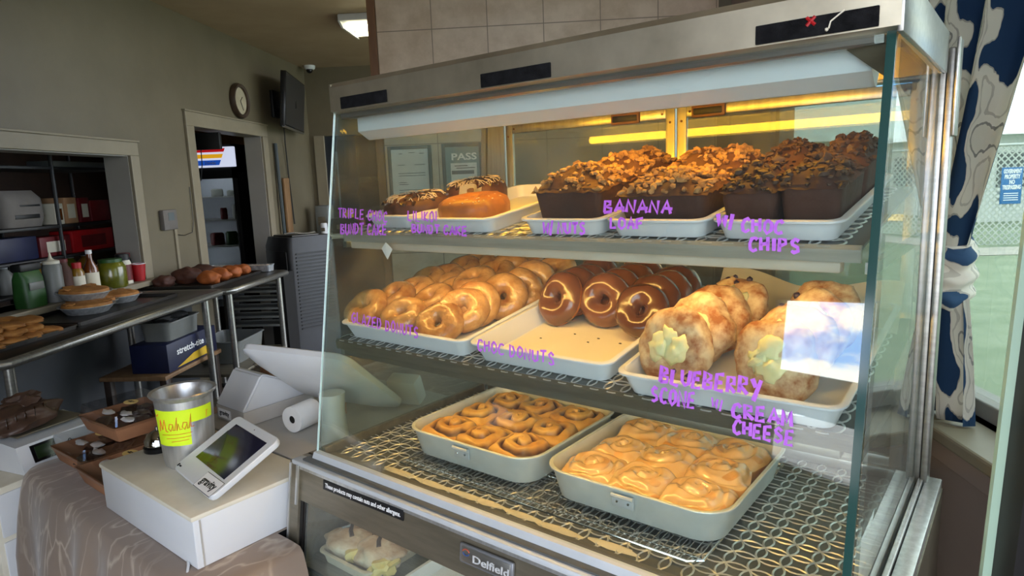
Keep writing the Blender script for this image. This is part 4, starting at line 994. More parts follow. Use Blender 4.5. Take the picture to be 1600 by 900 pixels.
# card wraps the canister side that faces the shop front
def card_pt(u, v, off=.0012): 
    a = a0-1.30+2.35*u; z = .066+.088*v; r = .059+(z-.02)*(.007/.152)+off; return Vector((r*cos(a), r*sin(a), z))
b = BM(); vs = grid(b, 20, 8, lambda u, v: card_pt(u, v))
dead = [v for i, r_ in enumerate(vs) for j, v in enumerate(r_) if i > 12 and j < 5-max(0, (i-17))*.3]
bmesh.ops.delete(b, geom=dead, context='VERTS'); bmesh.ops.solidify(b, geom=b.faces[:], thickness=.0008)
crd = t.part('neon_card', b, 'neon_card', local=True, label='torn neon yellow card with orange handwriting')
b = BM()
SC = {'M': [(0, 0), (.25, 1), (.4, .15), (.7, 1), (.75, .05), (.95, 0)], 'a': [(.8, .55), (.3, .6), (.1, .2), (.4, 0), (.8, .5), (.75, .05), (1.05, .1)], 'h': [(.0, .1), (.45, 1.1), (.3, 0), (.6, .55), (.75, .05), (1.05, .1)], 'l': [(.0, .1), (.5, 1.2), (.35, .1), (.9, .1)], 'o': [(.5, .55), (.1, .3), (.4, 0), (.8, .3), (.5, .55)]}
x = 0
for ch, w_ in (('M', 1.3), ('a', .8), ('h', .75), ('a', .8), ('l', .6)):
    path = [card_pt(.10+.56*(x+w_*u)/4.25, .42+.34*v+.06*(x/4.25), .0026) for u, v in SC[ch]]
    tube(b, path, .0010, 5); x += w_
for u0, u1, v in ((.14, .62, .32), (.22, .60, .22), (.30, .56, .13)): tube(b, [card_pt(u0+(u1-u0)*k/8, v+.03*k/8, .0026) for k in range(9)], .0006, 5)
tube(b, [card_pt(.06, .88, .0026), card_pt(.07, .82, .0026), card_pt(.10, .90, .0026)], .0006, 5); tube(b, [card_pt(.86, .66, .0026), card_pt(.87, .86, .0026), card_pt(.90, .84, .0026)], .0006, 5)
t.part('handwriting', b, 'orange_ink', crd, local=True)
# call bell
t = Thing('call_bell', 'chrome counter bell with black base behind the tip canister', 'bell', cw(-1.757, .690, ZT)); 
b = BM(); lathe(b, [(0, 0), (.036, 0), (.037, .012), (.033, .016), (0, .016)], 28); t.part('bell_base', b, 'black_gloss', local=True)
b = BM(); lathe(b, [(.034, .0175), (.033, .03), (.025, .044), (.01, .052), (0, .053)], 28); t.part('bell_dome', b, 'chrome', local=True)
b = BM(); lathe(b, [(0, .053), (.005, .054), (.005, .062), (0, .064)], 10); t.part('plunger', b, 'chrome', local=True)
# customer-facing card terminal
bl = Vector((-1.5423, .6295, .8680)); e_ = Vector((.992, -.128, 0)); tl = radians(27); v_ = Vector((.128, .992, 0))*cos(tl)+Vector((0, 0, 1))*sin(tl); n_ = e_.cross(v_)
TM = MC @ Matrix(((e_.x, v_.x, n_.x, bl.x), (e_.y, v_.y, n_.y, bl.y), (e_.z, v_.z, n_.z, bl.z), (0, 0, 0, 1)))
t = Thing('card_terminal', 'white tilted payment screen facing the customer on the cash drawer', 'payment terminal', None, mtx=TM)
TW, THH = .235, .1815
b = BM(); loft(b, [rr(TW-.004, THH-.004, .016, -.014, 5, 1, (TW/2, THH/2)), rr(TW, THH, .018, -.010, 5, 1, (TW/2, THH/2)), rr(TW, THH, .018, -.002, 5, 1, (TW/2, THH/2)), rr(TW-.004, THH-.004, .016, 0, 5, 1, (TW/2, THH/2))]); sl_ = t.part('tablet_body', b, 'white_plastic', local=True)
def tp(px, py): q = TM.inverted() @ hit(px, py, TM.translation, (TM.to_3x3() @ Vector((0, 0, 1)))); return q
s4 = [tp(*p) for p in ((306, 714), (350, 749.5), (417, 692.5), (369.5, 663))]
b = BM(); prism(b, [(q.x, q.y, .0001) for q in s4], (0, 0, .0007)); scr = t.part('screen', b, 'screen_dark', local=True, smooth=False)
b = BM(); pts = [tp(*p) for p in ((307, 714), (318, 722), (331, 723), (342, 713), (350, 697), (355, 680), (357, 672.5))]; prism(b, [(q.x, q.y, .0008) for q in pts], (0, 0, .0002)); t.part('screen_wallpaper', b, 'screen_green', scr, local=True, smooth=False)
def sticker_text(t, s, p_bl, p_br, h, parent, M, plate=True, frac=.8, name='gravity'):
    """white sticker with dark lettering lying on a plane given by local points"""
    L = (p_br-p_bl).length; X_ = (p_br-p_bl).normalized(); Y_ = Vector((-X_.y, X_.x, 0)); m4 = Matrix(((X_.x, Y_.x, 0, p_bl.x), (X_.y, Y_.y, 0, p_bl.y), (0, 0, 1, .0), (0, 0, 0, 1)))
    par = parent
    if plate:
        b = BM(); box(b, (-.002, -.002, .0002), (L+.002, h+.002, .0005)); b.transform(m4); par = t.part('sticker_border', b, 'black_letter', parent, local=True)
        b = BM(); box(b, (-.0008, -.0008, .0004), (L+.0008, h+.0008, .0008)); b.transform(m4); t.part('sticker', b, 'paper_white', parent, local=True)
    b = text_mesh(s, h*.72, .0002, bold=.0006); bx = [v.co.x for v in b.verts]; k = L*frac/(max(bx)-min(bx)); b.transform(m4 @ Matrix.Translation((L*(1-frac)/2, h*.32, .0011)) @ Matrix.Diagonal((k, 1, 1, 1))); t.part('sticker_text', b, 'black_letter', parent, local=True, smooth=False)
sticker_text(t, 'gravity', tp(303, 757), tp(327, 776), .036, sl_, TM)
b = text_mesh('PAYMENTS', .005, .0001); q = tp(311, 769); 
X_ = (tp(327, 776)-tp(303, 757)).normalized(); m4 = Matrix(((X_.x, -X_.y, 0, q.x), (X_.y, X_.x, 0, q.y), (0, 0, 1, .0011), (0, 0, 0, 1))); bx = [v.co.x for v in b.verts]; b.transform(m4 @ Matrix.Translation((-.018, -.004, 0)) @ Matrix.Diagonal((.045/(max(bx)-min(bx)), .6, 1, 1))); b.free()
b = BM(); q = tp(281, 727); box(b, (q.x-.010, q.y-.004, .0001), (q.x-.004, q.y+.004, .0006)); box(b, (q.x-.001, q.y-.002, .0001), (q.x+.010, q.y+.002, .0006)); t.part('printed_mark', b, 'black_letter', sl_, local=True, smooth=False)
b = BM(); q = tp(397.5, 672); blob(b, (q.x, q.y, 0), .0016, 1, 0); t.part('camera_hole', b, 'black_gloss', sl_, local=True)
b = BM(); R_ = MC.inverted() @ TM
for pts in [[(.05, .06, -.0145), (.215, .06, -.0145), (.215, .175, -.0145), (.05, .175, -.0145)]]:
    top = [R_ @ Vector(p) for p in pts]; low = [Vector((p.x, p.y, ZT)) for p in top]; low[2].y += .02; low[3].y += .02
    loft(b, [[tuple(v) for v in low], [tuple(v) for v in top]])
bmesh.ops.bevel(b, geom=b.edges[:], offset=.008, segments=3, affect='EDGES'); t.part('cradle', b, 'white_plastic')
# register screen seen from behind, on a round neck
A_, B_, C_ = Vector((-1.679, .892, 1.08)), Vector((-1.314, .966, 1.08)), Vector((-1.359, 1.193, .88))
ex = (B_-A_).normalized(); ey = (C_-B_).normalized(); en = ex.cross(ey); LW, LH = (B_-A_).length, (C_-B_).length
t = Thing('register_screen', 'large white register screen tilted away on a round neck, seen from below', 'cash register', (-1.40, .97, ZT), MC)
PM = Matrix(((ex.x, ey.x, en.x, A_.x), (ex.y, ey.y, en.y, A_.y), (ex.z, ey.z, en.z, A_.z), (0, 0, 0, 1)))
b = BM(); cc = (LW/2, LH/2); loft(b, [rr(LW*.62, LH*.6, .04, -.030, 6, 1, cc), rr(LW*.86, LH*.84, .05, -.018, 6, 1, cc), rr(LW-.01, LH-.01, .032, -.006, 6, 1, cc), rr(LW, LH, .035, -.001, 6, 1, cc), rr(LW, LH, .035, .014, 6, 1, cc), rr(LW-.006, LH-.006, .032, .017, 6, 1, cc)]); b.transform(PM); sb = t.part('screen_shell', b, 'white_plastic')
b = BM(); box(b, (.02, .02, .0168), (LW-.02, LH-.02, .018)); b.transform(PM); t.part('display_glass', b, 'tv_screen', sb)
b = BM(); lathe(b, [(0, 0), (.040, 0), (.040, .008), (.036, .012), (.030, .09), (.034, .14), (0, .145)], 28, (-1.384, .972, ZT)); t.part('neck', b, 'white_plastic')
# receipt printer with sloped white lid
t = Thing('receipt_printer', 'white wedge-shaped receipt printer with grey base and small lettered sticker', 'receipt printer', (-1.78, 1.0, ZT), MC)
b = BM(); box(b, (-1.856, .900, ZT), (-1.703, 1.13, .884), .003); pb = t.part('printer_base', b, 'grey_plastic')
b = BM(); prism(b, [(-1.856, .898, .884), (-1.856, .964, .978), (-1.856, .978, .978), (-1.856, 1.13, .90), (-1.856, 1.13, .884)], (.153, 0, 0)); bmesh.ops.bevel(b, geom=b.edges[:], offset=.005, segments=3, affect='EDGES'); t.part('lid', b, 'white_plastic')
b = BM(); box(b, (-1.842, .8985, .849), (-1.775, .8998, .876)); sk = t.part('sticker', b, 'paper_white')
b = text_mesh('gravity', .02, .0002, bold=.0005); bx = [v.co.x for v in b.verts]; k = .055/(max(bx)-min(bx)); b.transform(Matrix.Translation((-1.836, .8982, .858)) @ Matrix.Rotation(pi/2, 4, 'X') @ Matrix.Diagonal((k, 1, 1, 1))); t.part('sticker_text', b, 'black_letter', sk, smooth=False)
# paper roll
b = BM(); ctr = hz(456, 656, ZT+.037, MC); ax = Vector((-.18, .98, 0)).normalized()
lathe(b, [(.011, 0), (.036, 0), (.0362, .001), (.0362, .079), (.036, .08), (.011, .08), (.011, 0)], 36)
b.transform(Matrix.Translation(ctr) @ frame_from(ax))
t = Thing('paper_roll', 'white receipt paper roll lying on the riser beside the register neck', 'paper roll', (ctr.x, ctr.y, ZT), MC)
t.part('roll', b, 'paper_white'); b = BM(); lathe(b, [(0, .002), (.011, .002), (.011, .078), (0, .078)], 16); b.transform(Matrix.Translation(ctr) @ frame_from(ax)); t.part('core', b, 'black')
# white card reader and kraft card behind the register
b = BM(); box(b, (-.05, -.02, 0), (.05, .03, .085), .008); b.transform(Matrix.Rotation(.35, 4, 'X')); single('card_reader', 'small white device leaning behind the register neck', 'card reader', b, 'white_plastic', fr=MC, loc=(-1.46, 1.30, ZT+.008), rz=.3)
b = BM(); box(b, (-.04, -.002, 0), (.05, .002, .06), .0005); single('kraft_card', 'small kraft card standing between the printer and the register neck', 'card', b, 'kraft_light', fr=MC, loc=(-1.60, 1.14, ZT), rz=-.1)
# ---- pastry boxes with clear lids
def pastry_box(cx, cy, z, w, d, rz, label, seed, labelled=True):
    t = Thing('pastry_box', label, 'pastry box', (cx, cy, z), MC, rz=rz, group='clear-lidded kraft pastry boxes'); h = .046
    b = BM(); loft(b, [rr(w*.88, d*.86, .006, 0, 2), rr(w, d, .008, h, 2), rr(w-.008, d-.008, .008, h, 2), rr(w*.86, d*.84, .006, .003, 2)]); t.part('kraft_base', b, 'kraft', local=True)
    b = BM(); loft(b, [rr(w+.004, d+.004, .008, h-.006, 2), rr(w+.004, d+.004, .008, h+.002, 2), rr(w-.006, d-.006, .008, h+.003, 2), rr(w*.93, d*.92, .008, h+.032, 2), rr(w*.92, d*.91, .008, h+.0335, 2)], cap0=False); t.part('clear_lid', b, 'clear_plastic', local=True, smooth=False)
    rg = random.Random(seed); b = BM()
    for k in range(9): blob(b, ((rg.random()-.5)*w*.72, (rg.random()-.5)*d*.68, .030), rg.uniform(.020, .026), 2, .5, 2, seed+k, (1.2, 1, .55))
    t.part('chocolate_pastry', b, 'fudge', local=True, kind='stuff')
    b = BM()
    for k in range(3): blob(b, ((k-1)*w*.27, -d*.18+.1*d*(k % 2), .046), .017, 2, .4, 2.5, seed+k, (1.6, .8, .35))
    t.part('cream_swirl', b, 'paper_white', local=True, kind='stuff')
    if labelled:
        b = BM(); lathe(b, [(0, h+.0337), (.025, h+.0337), (.025, h+.0343), (0, h+.0343)], 24, wob=None); b.transform(Matrix.Translation((.01, .0, 0)) @ Matrix.Diagonal((1, .75, 1, 1))); lb = t.part('oval_label', b, 'label_yellow', local=True, label='yellow oval label')
        b = BM(); box(b, (-.004, -.003, h+.0342), (.014, .002, h+.0346)); box(b, (.0, .003, h+.0342), (.02, .006, h+.0346)); t.part('label_print', b, 'black_letter', lb, local=True)
    return t
pastry_box(-2.155, .690, TT+.0015, .235, .20, .03, 'clear-lidded kraft pastry box at the corner of the table', 1)
pastry_box(-1.915, .672, TT+.0015, .225, .20, .0, 'clear-lidded kraft pastry box tucked against the white cash drawer', 2)
pastry_box(-2.12, .765, TT+.083, .235, .20, .06, 'clear-lidded kraft pastry box stacked on top of two others', 3)
pastry_box(-2.06, .985, TT+.0015, .22, .20, .1, 'clear-lidded kraft pastry box behind the tip canister', 4, False)
# kraft loaf bag with plastic window
t = Thing('bread_bag', 'brown kraft bread bag with shiny plastic behind the receipt printer', 'bread bag', (-2.08, 1.25, TT), MC)
b = BM()
def bag(u, v): a = u*2*pi; r = .075*(1-.35*v); return Vector((-2.08+1.4*r*cos(a)+.012*noise.noise(Vector((u*9, v*5, 1))), 1.25+r*sin(a)+.012*noise.noise(Vector((u*9, v*5, 4))), TT+.002+.16*v))
vs = grid(b, 24, 10, bag); bmesh.ops.remove_doubles(b, verts=b.verts[:], dist=.0005); b.faces.new([r_[10] for r_ in vs[:-1] if r_[10].is_valid]) if False else None
t.part('bag', b, 'kraft'); b = BM(); blob(b, (-2.07, 1.22, TT+.165), .055, 3, .35, 2.2, 4, (1.5, 1, .5)); t.part('plastic_wrap', b, 'clear_plastic', smooth=False)
b = BM(); blob(b, (-2.02, 1.20, TT+.15), .022, 2, .15, 2, 4, (1.1, 1, .8)); t.part('bread_roll', b, 'kraft_light')
# white cable trailing off the table by the case
b = BM(); tube(b, [(-1.42, .60, TT+.004), (-1.39, .575, TT+.005), (-1.345, .555, TT+.006), (-1.325, .54, TT-.01), (-1.318, .515, TT-.06), (-1.33, .49, TT-.2)], .003, 8); single('white_cable', 'white cable on the tablecloth beside the case post', 'cable', b, 'white_plastic', fr=MC, local=False, loc=(-1.4, .56, TT))
# ---- small cart beyond the table: white label scale and leather bag
q1, q2 = hz(40, 742, .66, MC), hz(165, 692, .66, MC); u_ = (q2-q1).normalized(); w_ = Vector((-u_.y, u_.x, 0)); SM = MC @ Matrix(((u_.x, w_.x, 0, q1.x), (u_.y, w_.y, 0, q1.y), (0, 0, 1, 0), (0, 0, 0, 1))); LL = (q2-q1).length
t = Thing('drawer_cart', 'white plastic drawer cart between the prep table and the cashier table', 'cart', None, mtx=SM @ Matrix.Translation((LL/2-.03, .15, 0)))
b = BM(); box(b, (-.21, -.16, .02), (.20, .20, .655), .006); t.part('cart_body', b, 'cream_white', local=True)
for k in range(4):
    b = BM(); box(b, (-.195, -.166, .05+k*.15), (.185, -.158, .185+k*.15), .004); dw = t.part('drawer', b, 'white_plastic', local=True)
t = Thing('label_scale', 'white label-printing scale with small black screen under the prep table edge', 'scale', None, mtx=SM @ Matrix.Translation((0, 0, .6565)))
b = BM(); prism(b, [(0, 0, 0), (0, .03, .085), (0, .20, .105), (0, .20, 0)], (LL, 0, 0)); t.part('scale_body', b, 'white_plastic', local=True)
def face(u, v): return Vector((u, .03*v-.0008, .085*v))
b = BM(); prism(b, [face(.035*LL/.25, .3), face(.105*LL/.25, .3), face(.105*LL/.25, .92), face(.035*LL/.25, .92)], (0, -.003, .0005)); sc = t.part('screen', b, 'black_gloss', local=True)
b = BM(); prism(b, [face(.045*LL/.25, .4), face(.095*LL/.25, .4), face(.095*LL/.25, .84), face(.045*LL/.25, .84)], (0, -.0036, .0005)); t.part('display', b, 'screen_green', sc, local=True)
b = BM(); tube(b, [face(.15*LL/.25+.006*cos(a*.7), .6+.10*sin(a*.7)) for a in range(9)], .0012, 5); t.part('printed_mark', b, 'black_letter', local=True)
b = BM(); box(b, (.02, .05, .106), (LL-.02, .2, .112), .002); t.part('weighing_plate', b, 'steel_dark', local=True)
t = Thing('leather_bag', 'slumped dark brown leather bag lying on the white scale', 'bag', None, mtx=SM @ Matrix.Translation((.07, .12, .770)))
b = BM(); blob(b, (0, 0, .035), .10, 4, .3, 1.8, 3, (1.25, .8, .42)); blob(b, (.035, .03, .075), .045, 3, .4, 2, 5, (1.3, .9, .7)); t.part('bag_body', b, 'brown_leather', local=True)
b = BM()
for k in range(5): box(b, (-.07+k*.028, -.068, .02+.004*k), (-.0675+k*.028, -.062, .065+.004*k))
t.part('buckle_bars', b, 'chrome', local=True, kind='stuff')
# ================================================================ KITCHEN
def prep_table(label, x0, x1, y0, y1, z, legs, under=None):
    t = Thing('prep_table', label, 'table', ((x0+x1)/2, (y0+y1)/2, 0), group='steel prep tables along the kitchen wall')
    b = BM(); box(b, (x0, y0+.015, z-.035), (x1-.018, y1-.015, z), .003); t.part('tabletop', b, 'sheet_steel')
    b = BM(); tube(b, [(x0+.05, y0+.004, z-.018), (x1-.03, y0+.004, z-.018), (x1-.004, y0+.03, z-.018), (x1-.004, y1-.03, z-.018), (x1-.03, y1-.004, z-.018), (x0+.05, y1-.004, z-.018)], .02, 12); t.part('rolled_edge', b, 'steel')
    for x, y in legs:
        b = BM(); tube(b, [(x, y, .03), (x, y, z-.03)], .02, 12); lg2 = t.part('leg', b, 'steel')
        b = BM(); lathe(b, [(0, 0), (.022, 0), (.022, .02), (.016, .034), (0, .034)], 12, (x, y, 0)); t.part('foot', b, 'black', lg2)
    if under:
        b = BM(); box(b, (x0+.05, y0+.05, under-.02), (x1-.04, y1-.05, under), .003); t.part('undershelf', b, 'steel_dark')
    return t
prep_table('near steel prep table with pies below the pass-through window', -2.70, -2.10, 2.26, 3.93, .90, [(-2.14, 2.33), (-2.14, 3.78), (-2.62, 2.40), (-2.62, 3.76)])
prep_table('far steel prep table with loaves by the doorway', -2.70, -2.06, 3.97, 4.86, .895, [(-2.11, 4.02), (-2.11, 4.78), (-2.62, 4.02), (-2.62, 4.78)], .32)
def sheet_pan(label, x0, x1, y0, y1, z, m='sheet_steel', h=.02):
    t = Thing('sheet_pan', label, 'sheet pan', ((x0+x1)/2, (y0+y1)/2, z)); b = BM(); shell(b, x1-x0, y1-y0, h, .006, .012, .002, .004, .003); t.part('pan_body', b, m, local=True); return t
sheet_pan('sheet pan of stacked hand pies at the near end of the prep table', -2.66, -2.225, 2.30, 2.84, .9015)
sheet_pan('sheet pan under the foil pie tins', -2.66, -2.245, 2.87, 3.70, .9015)
sheet_pan('sheet pan of brown loaves on the far prep table', -2.69, -2.20, 3.99, 4.72, .8965)
# hand pies
hp = BM(); blob(hp, (0, 0, 0), .068, 3, .16, 2.2, 2, (1.15, .85, .26)); HPM = mesh('hand_pie', hp, 'pie_crust', angle=180)
k = 0
for lv, (nx, ny) in enumerate(((3, 4), (3, 3), (2, 3))):
    for i in range(nx):
        for j in range(ny):
            x = -2.30-.10*i-.02*lv; y = 2.40+.108*j+.03*lv; o = link('hand_pie', HPM); o.matrix_world = Matrix.Translation((x, y, .921+.027*lv)) @ Matrix.Rotation(nrand(-.12, .12), 4, 'X') @ Matrix.Rotation(nrand(-.5, .5), 4, 'Z')
            props(o, 'hand pie, %s layer of the stack, row %s from the front, %s from the end' % (('bottom', 'middle', 'top')[lv], ('one', 'two', 'three')[i], ('first', 'second', 'third', 'fourth')[j]), 'hand pie', 'hand pies stacked on the sheet pan'); k += 1
# foil pies
def pie(x, y, z, label, tilt=0, r=.125):
    t = Thing('foil_pie', label, 'pie', None, mtx=Matrix.Translation((x, y, z)) @ Matrix.Rotation(tilt, 4, 'Y'), group='pies in foil tins')
    b = BM(); lathe(b, [(0, 0), (r*.76, 0), (r*.98, .036), (r*1.06, .038), (r*1.06, .041), (r*.97, .040), (r*.75, .004), (0, .004)], 60, wob=lambda k, z_: 1+.012*sin(2*pi*k*30)); t.part('foil_tin', b, 'foil', local=True, angle=20)
    b = BM(); lathe(b, [(r*.95, .036), (r*.9, .052), (r*.6, .060), (0, .064)], 40, wob=lambda k, z_: 1+.03*noise.noise(Vector((cos(k*6.28)*2, sin(k*6.28)*2, z_*60+x*5)))); t.part('crust', b, 'pie_crust', local=True)
    b = BM(); rg = random.Random(int(x*1000))
    for q in range(14): a = rg.uniform(0, 6.28); rr_ = r*rg.uniform(.1, .8); blob(b, (rr_*cos(a), rr_*sin(a), .058), rg.uniform(.012, .024), 1, .3, 2, q, (1.3, 1, .35))
    t.part('crumble', b, 'pie_crust', local=True, kind='stuff')
for px, py, z, lab, tl_ in ((62, 487, .905, 'pie in a foil tin nearest the hand pies', 0), (127, 491, .905, 'pie in a foil tin at the front of the pie tray', 0), (172, 474, .905, 'pie in a foil tin at the far end of the pie tray', 0)):
    q = hz(px, py, .905); pie(min(max(q.x, -2.52), -2.36), q.y+.05, .9055, lab, tl_)
pie(-2.53, 3.30, .968, 'darker pie in a foil tin resting on top of the other pies', .04)
# loaves on the far table
for i, (x, y, m, s, lab) in enumerate(((-2.58, 4.10, 'dark_loaf', (.065, .075, .045), 'small dark brown loaf at the wall end of the far tray'), (-2.52, 4.27, 'dark_loaf', (.10, .085, .062), 'large dark brown loaf in the middle of the far tray'), (-2.52, 4.47, 'dark_loaf', (.10, .085, .06), 'large dark brown loaf at the back of the far tray'),
      (-2.33, 4.20, 'orange_loaf', (.075, .06, .05), 'orange-brown loaf at the front of the far tray, nearest'), (-2.33, 4.34, 'orange_loaf', (.08, .062, .052), 'orange-brown loaf at the front of the far tray, second'), (-2.33, 4.49, 'orange_loaf', (.08, .062, .05), 'orange-brown loaf at the front of the far tray, third'), (-2.32, 4.63, 'orange_loaf', (.075, .06, .045), 'orange-brown loaf at the front of the far tray, farthest'))):
    b = BM(); blob(b, (0, 0, 0), 1, 4, .13, 1.8, i, s); 
    for v in b.verts: v.co.z = max(v.co.z, -s[2]*.72)
    single('bread_loaf', lab, 'bread', b, m, loc=(x, y, .9005+s[2]*.72), group='loaves on the far tray')
t = Thing('foil_cake_pan', 'shallow foil pan of crumb cake at the far end of the prep table', 'cake pan', (-2.40, 4.795, .9), rz=0)
b = BM(); shell(b, .50, .11, .05, .01, .02, .002, .005, .003); t.part('pan_body', b, 'foil', local=True); b = BM(); grid(b, 40, 10, lambda u, v: Vector(((u-.5)*.465, (v-.5)*.08, .044+.006*noise.noise(Vector((u*30, v*8, 1)))))); t.part('crumb_cake', b, 'pastry_sugar', local=True)
# ---- things on the pass-through sill
ZS = .9565
def bottle(name, label, cat, y, x, prof, m, cap=None, capm='white_plastic', lab=None, labm='cream_white', group='bottles and jars on the pass-through sill', seg=20, z=ZS, main='body'):
    t = Thing(name, label, cat, (x, y, z), group=group); b = BM(); lathe(b, prof, seg); t.part(main, b, m, local=True)
    if cap: b = BM(); lathe(b, cap, seg); t.part('cap', b, capm, local=True)
    if lab: b = BM(); r, z0, z1 = lab; lathe(b, [(r, z0), (r+.0008, z0), (r+.0008, z1), (r, z1)], seg); t.part('paper_label', b, labm, local=True)
    return t
bottle('squeeze_bottle', 'pale plastic squeeze bottle with pointed nozzle on the sill', 'bottle', 3.29, -2.685, [(0, 0), (.046, 0), (.047, .01), (.046, .19), (.038, .205), (0, .205)], 'milk_plastic', [(.040, .203), (.040, .218), (.018, .225), (.008, .235), (.003, .265), (0, .266)], 'cream_white')
bottle('sauce_bottle', 'amber hot sauce bottle with white cap and label on the sill', 'bottle', 3.60, -2.70, [(0, 0), (.036, 0), (.038, .01), (.038, .14), (.016, .185), (.014, .225), (0, .225)], 'amber', [(0, .222), (.017, .222), (.017, .245), (0, .245)], 'white_plastic', (.0385, .03, .115))
bottle('seasoning_jar', 'seasoning jar with orange cap and pale label on the sill', 'jar', 3.49, -2.70, [(0, 0), (.034, 0), (.034, .13), (.022, .155), (0, .155)], 'oil', [(0, .153), (.024, .153), (.024, .185), (0, .187)], 'red', (.0345, .01, .11))
bottle('syrup_bottle', 'dark square-shouldered bottle beside the squeeze bottle', 'bottle', 3.405, -2.72, [(0, 0), (.045, 0), (.045, .15), (.03, .18), (.03, .20), (0, .2)], 'dark_loaf', [(0, .198), (.032, .198), (.032, .215), (0, .215)], 'dark_red')
bottle('pickle_jar', 'big round jar of yellow pickles on the sill', 'jar', 3.77, -2.70, [(0, 0), (.078, 0), (.083, .012), (.083, .12), (.07, .145), (.06, .155), (0, .155)], 'pickle', [(0, .153), (.064, .153), (.064, .172), (0, .174)], 'green_pack', seg=28)
bottle('sauce_jar', 'jar with black cap and printed label between the pickles and red cup', 'jar', 3.915, -2.72, [(0, 0), (.045, 0), (.045, .13), (.036, .15), (0, .15)], 'cream_white', [(0, .148), (.04, .148), (.04, .185), (0, .187)], 'black', (.0455, .02, .12), 'dark_red')
bottle('clear_jar', 'clear jar with red lid behind the red cup', 'jar', 4.04, -2.80, [(0, 0), (.045, 0), (.045, .14), (.036, .155), (0, .155)], 'bottle_glass', [(0, .153), (.04, .153), (.04, .180), (0, .182)], 'dark_red')
t = Thing('plastic_cup', 'red plastic cup with white rim at the end of the sill', 'cup', (-2.70, 4.03, ZS)); b = BM(); lathe(b, [(0, 0), (.032, 0), (.044, .11), (.042, .11), (.030, .004), (0, .004)], 24); t.part('cup_body', b, 'red', local=True); b = BM(); lathe(b, [(.0435, .108), (.046, .108), (.046, .113), (.0425, .113), (.0435, .108)], 24); t.part('rim', b, 'white_plastic', local=True)
t = Thing('snack_pack', 'green and white foil snack pack at the near end of the sill', 'snack pack', (-2.70, 3.14, ZS)); b = BM(); loft(b, [rr(.09, .13, .02, 0, 3), rr(.10, .14, .03, .05, 3), rr(.09, .135, .03, .15, 3), rr(.03, .13, .008, .19, 3)]); t.part('pouch', b, 'green_pack', local=True); b = BM(); box(b, (.047, -.055, .09), (.054, .04, .13), .004); t.part('printed_band', b, 'milk_plastic', local=True); b = BM(); box(b, (-.03, -.07, .185), (.03, .07, .225), .01); t.part('dark_lid', b, 'black', local=True)
t = Thing('wire_basket', 'small black wire basket beside the squeeze bottle', 'basket', (-2.66, 3.40, ZS)); b = BM()
for k in range(9): tube(b, [(.035*cos(k*.7), .035*sin(k*.7), .001), (.045*cos(k*.7), .045*sin(k*.7), .045)], .002, 5)
tube(b, [(.045*cos(k*.4), .045*sin(k*.4), .045) for k in range(16)], .0025, 5, closed=True); t.part('wire_body', b, 'black', local=True)
# ---- rack seen through the pass-through
t = Thing('wire_shelving', 'black wire shelving full of supplies behind the pass-through window', 'shelving', (-3.35, 4.0, 0))
for x in (-3.15, -3.55):
    for y in (3.36, 3.98, 4.66): b = BM(); tube(b, [(x, y, 0), (x, y, 2.2)], .012, 8); t.part('post', b, 'black')
for z in (.95, 1.14, 1.335, 1.70):
    b = BM(); box(b, (-3.56, 3.34, z-.018), (-3.14, 4.68, z), .003); t.part('shelf', b, 'black')
sg_ = 'supplies on the wire shelving'
b = BM(); loft(b, [rr(.20, .30, .05, 0, 4), rr(.24, .34, .07, .06, 4), rr(.22, .33, .06, .17, 4), rr(.12, .28, .03, .22, 4)]); t = Thing('flour_bag', 'plump white printed flour bag on the wire shelving', 'bag', (-3.30, 3.78, 1.337), group=sg_); t.part('bag_body', b, 'bag_paper', local=True)
b = BM(); box(b, (.098, -.10, .05), (.122, .09, .075), .004); box(b, (.09, -.05, .12), (.115, .11, .135), .004); t.part('printed_stripe', b, 'black', local=True)
def carton(label, y0, y1, z0, z1, m, lm=None, x=-3.185, d=.16):
    t = Thing('carton', label, 'carton', (x-d/2, (y0+y1)/2, z0), group=sg_); b = BM(); box(b, (x-d, y0, z0), (x, y1, z1), .004); t.part('carton_body', b, m)
    if lm: b = BM(); box(b, (x-.001, y0+(y1-y0)*.2, z0+(z1-z0)*.2), (x+.0015, y1-(y1-y0)*.2, z1-(z1-z0)*.25)); t.part('printed_panel', b, lm)
    return t
carton('narrow pale carton beside the flour bag on the shelving', 4.0, 4.075, 1.337, 1.47, 'cream_white', 'amber')
carton('tall tan carton in the middle of the shelving', 4.09, 4.20, 1.337, 1.505, 'kraft_light', 'cream_white')
carton('red and gold carton with diamond panel on the shelving', 4.225, 4.32, 1.337, 1.50, 'dark_red', 'cream_white')
carton('red multipack at the post end of the shelving', 4.33, 4.52, 1.337, 1.48, 'dark_red')
carton('bright red snack carton with black exclamation mark on the lower shelf', 4.12, 4.52, 1.142, 1.285, 'red', 'dark_red')
carton('maroon carton with pale diamonds on the lower shelf', 3.84, 4.10, 1.142, 1.265, 'dark_red', 'cream_white')
carton('dark blue carton on the lower shelf at the near end', 3.45, 3.82, 1.142, 1.28, 'blue_box')
carton('pale flat box on the top shelf', 4.02, 4.6, 1.702, 1.74, 'milk_plastic')
for i in range(7):
    y = 3.48+i*.135; m = ('milk_plastic', 'milk_plastic', 'oil', 'oil', 'oil', 'pickle', 'oil')[i]
    bottle('oil_jug', ('frosted jug' if i < 2 else 'yellow oil jug' if m == 'oil' else 'olive green jug')+' in the low row of the shelving, %s from the near end' % ('first', 'second', 'third', 'fourth', 'fifth', 'sixth', 'seventh')[i], 'jug', y, -3.25, [(0, 0), (.052, 0), (.055, .01), (.055, .10), (.022, .145), (.02, .155), (0, .155)], m, [(0, .153), (.022, .153), (.022, .168), (0, .168)], 'white_plastic', group='jugs in a row on the shelving', z=.952)
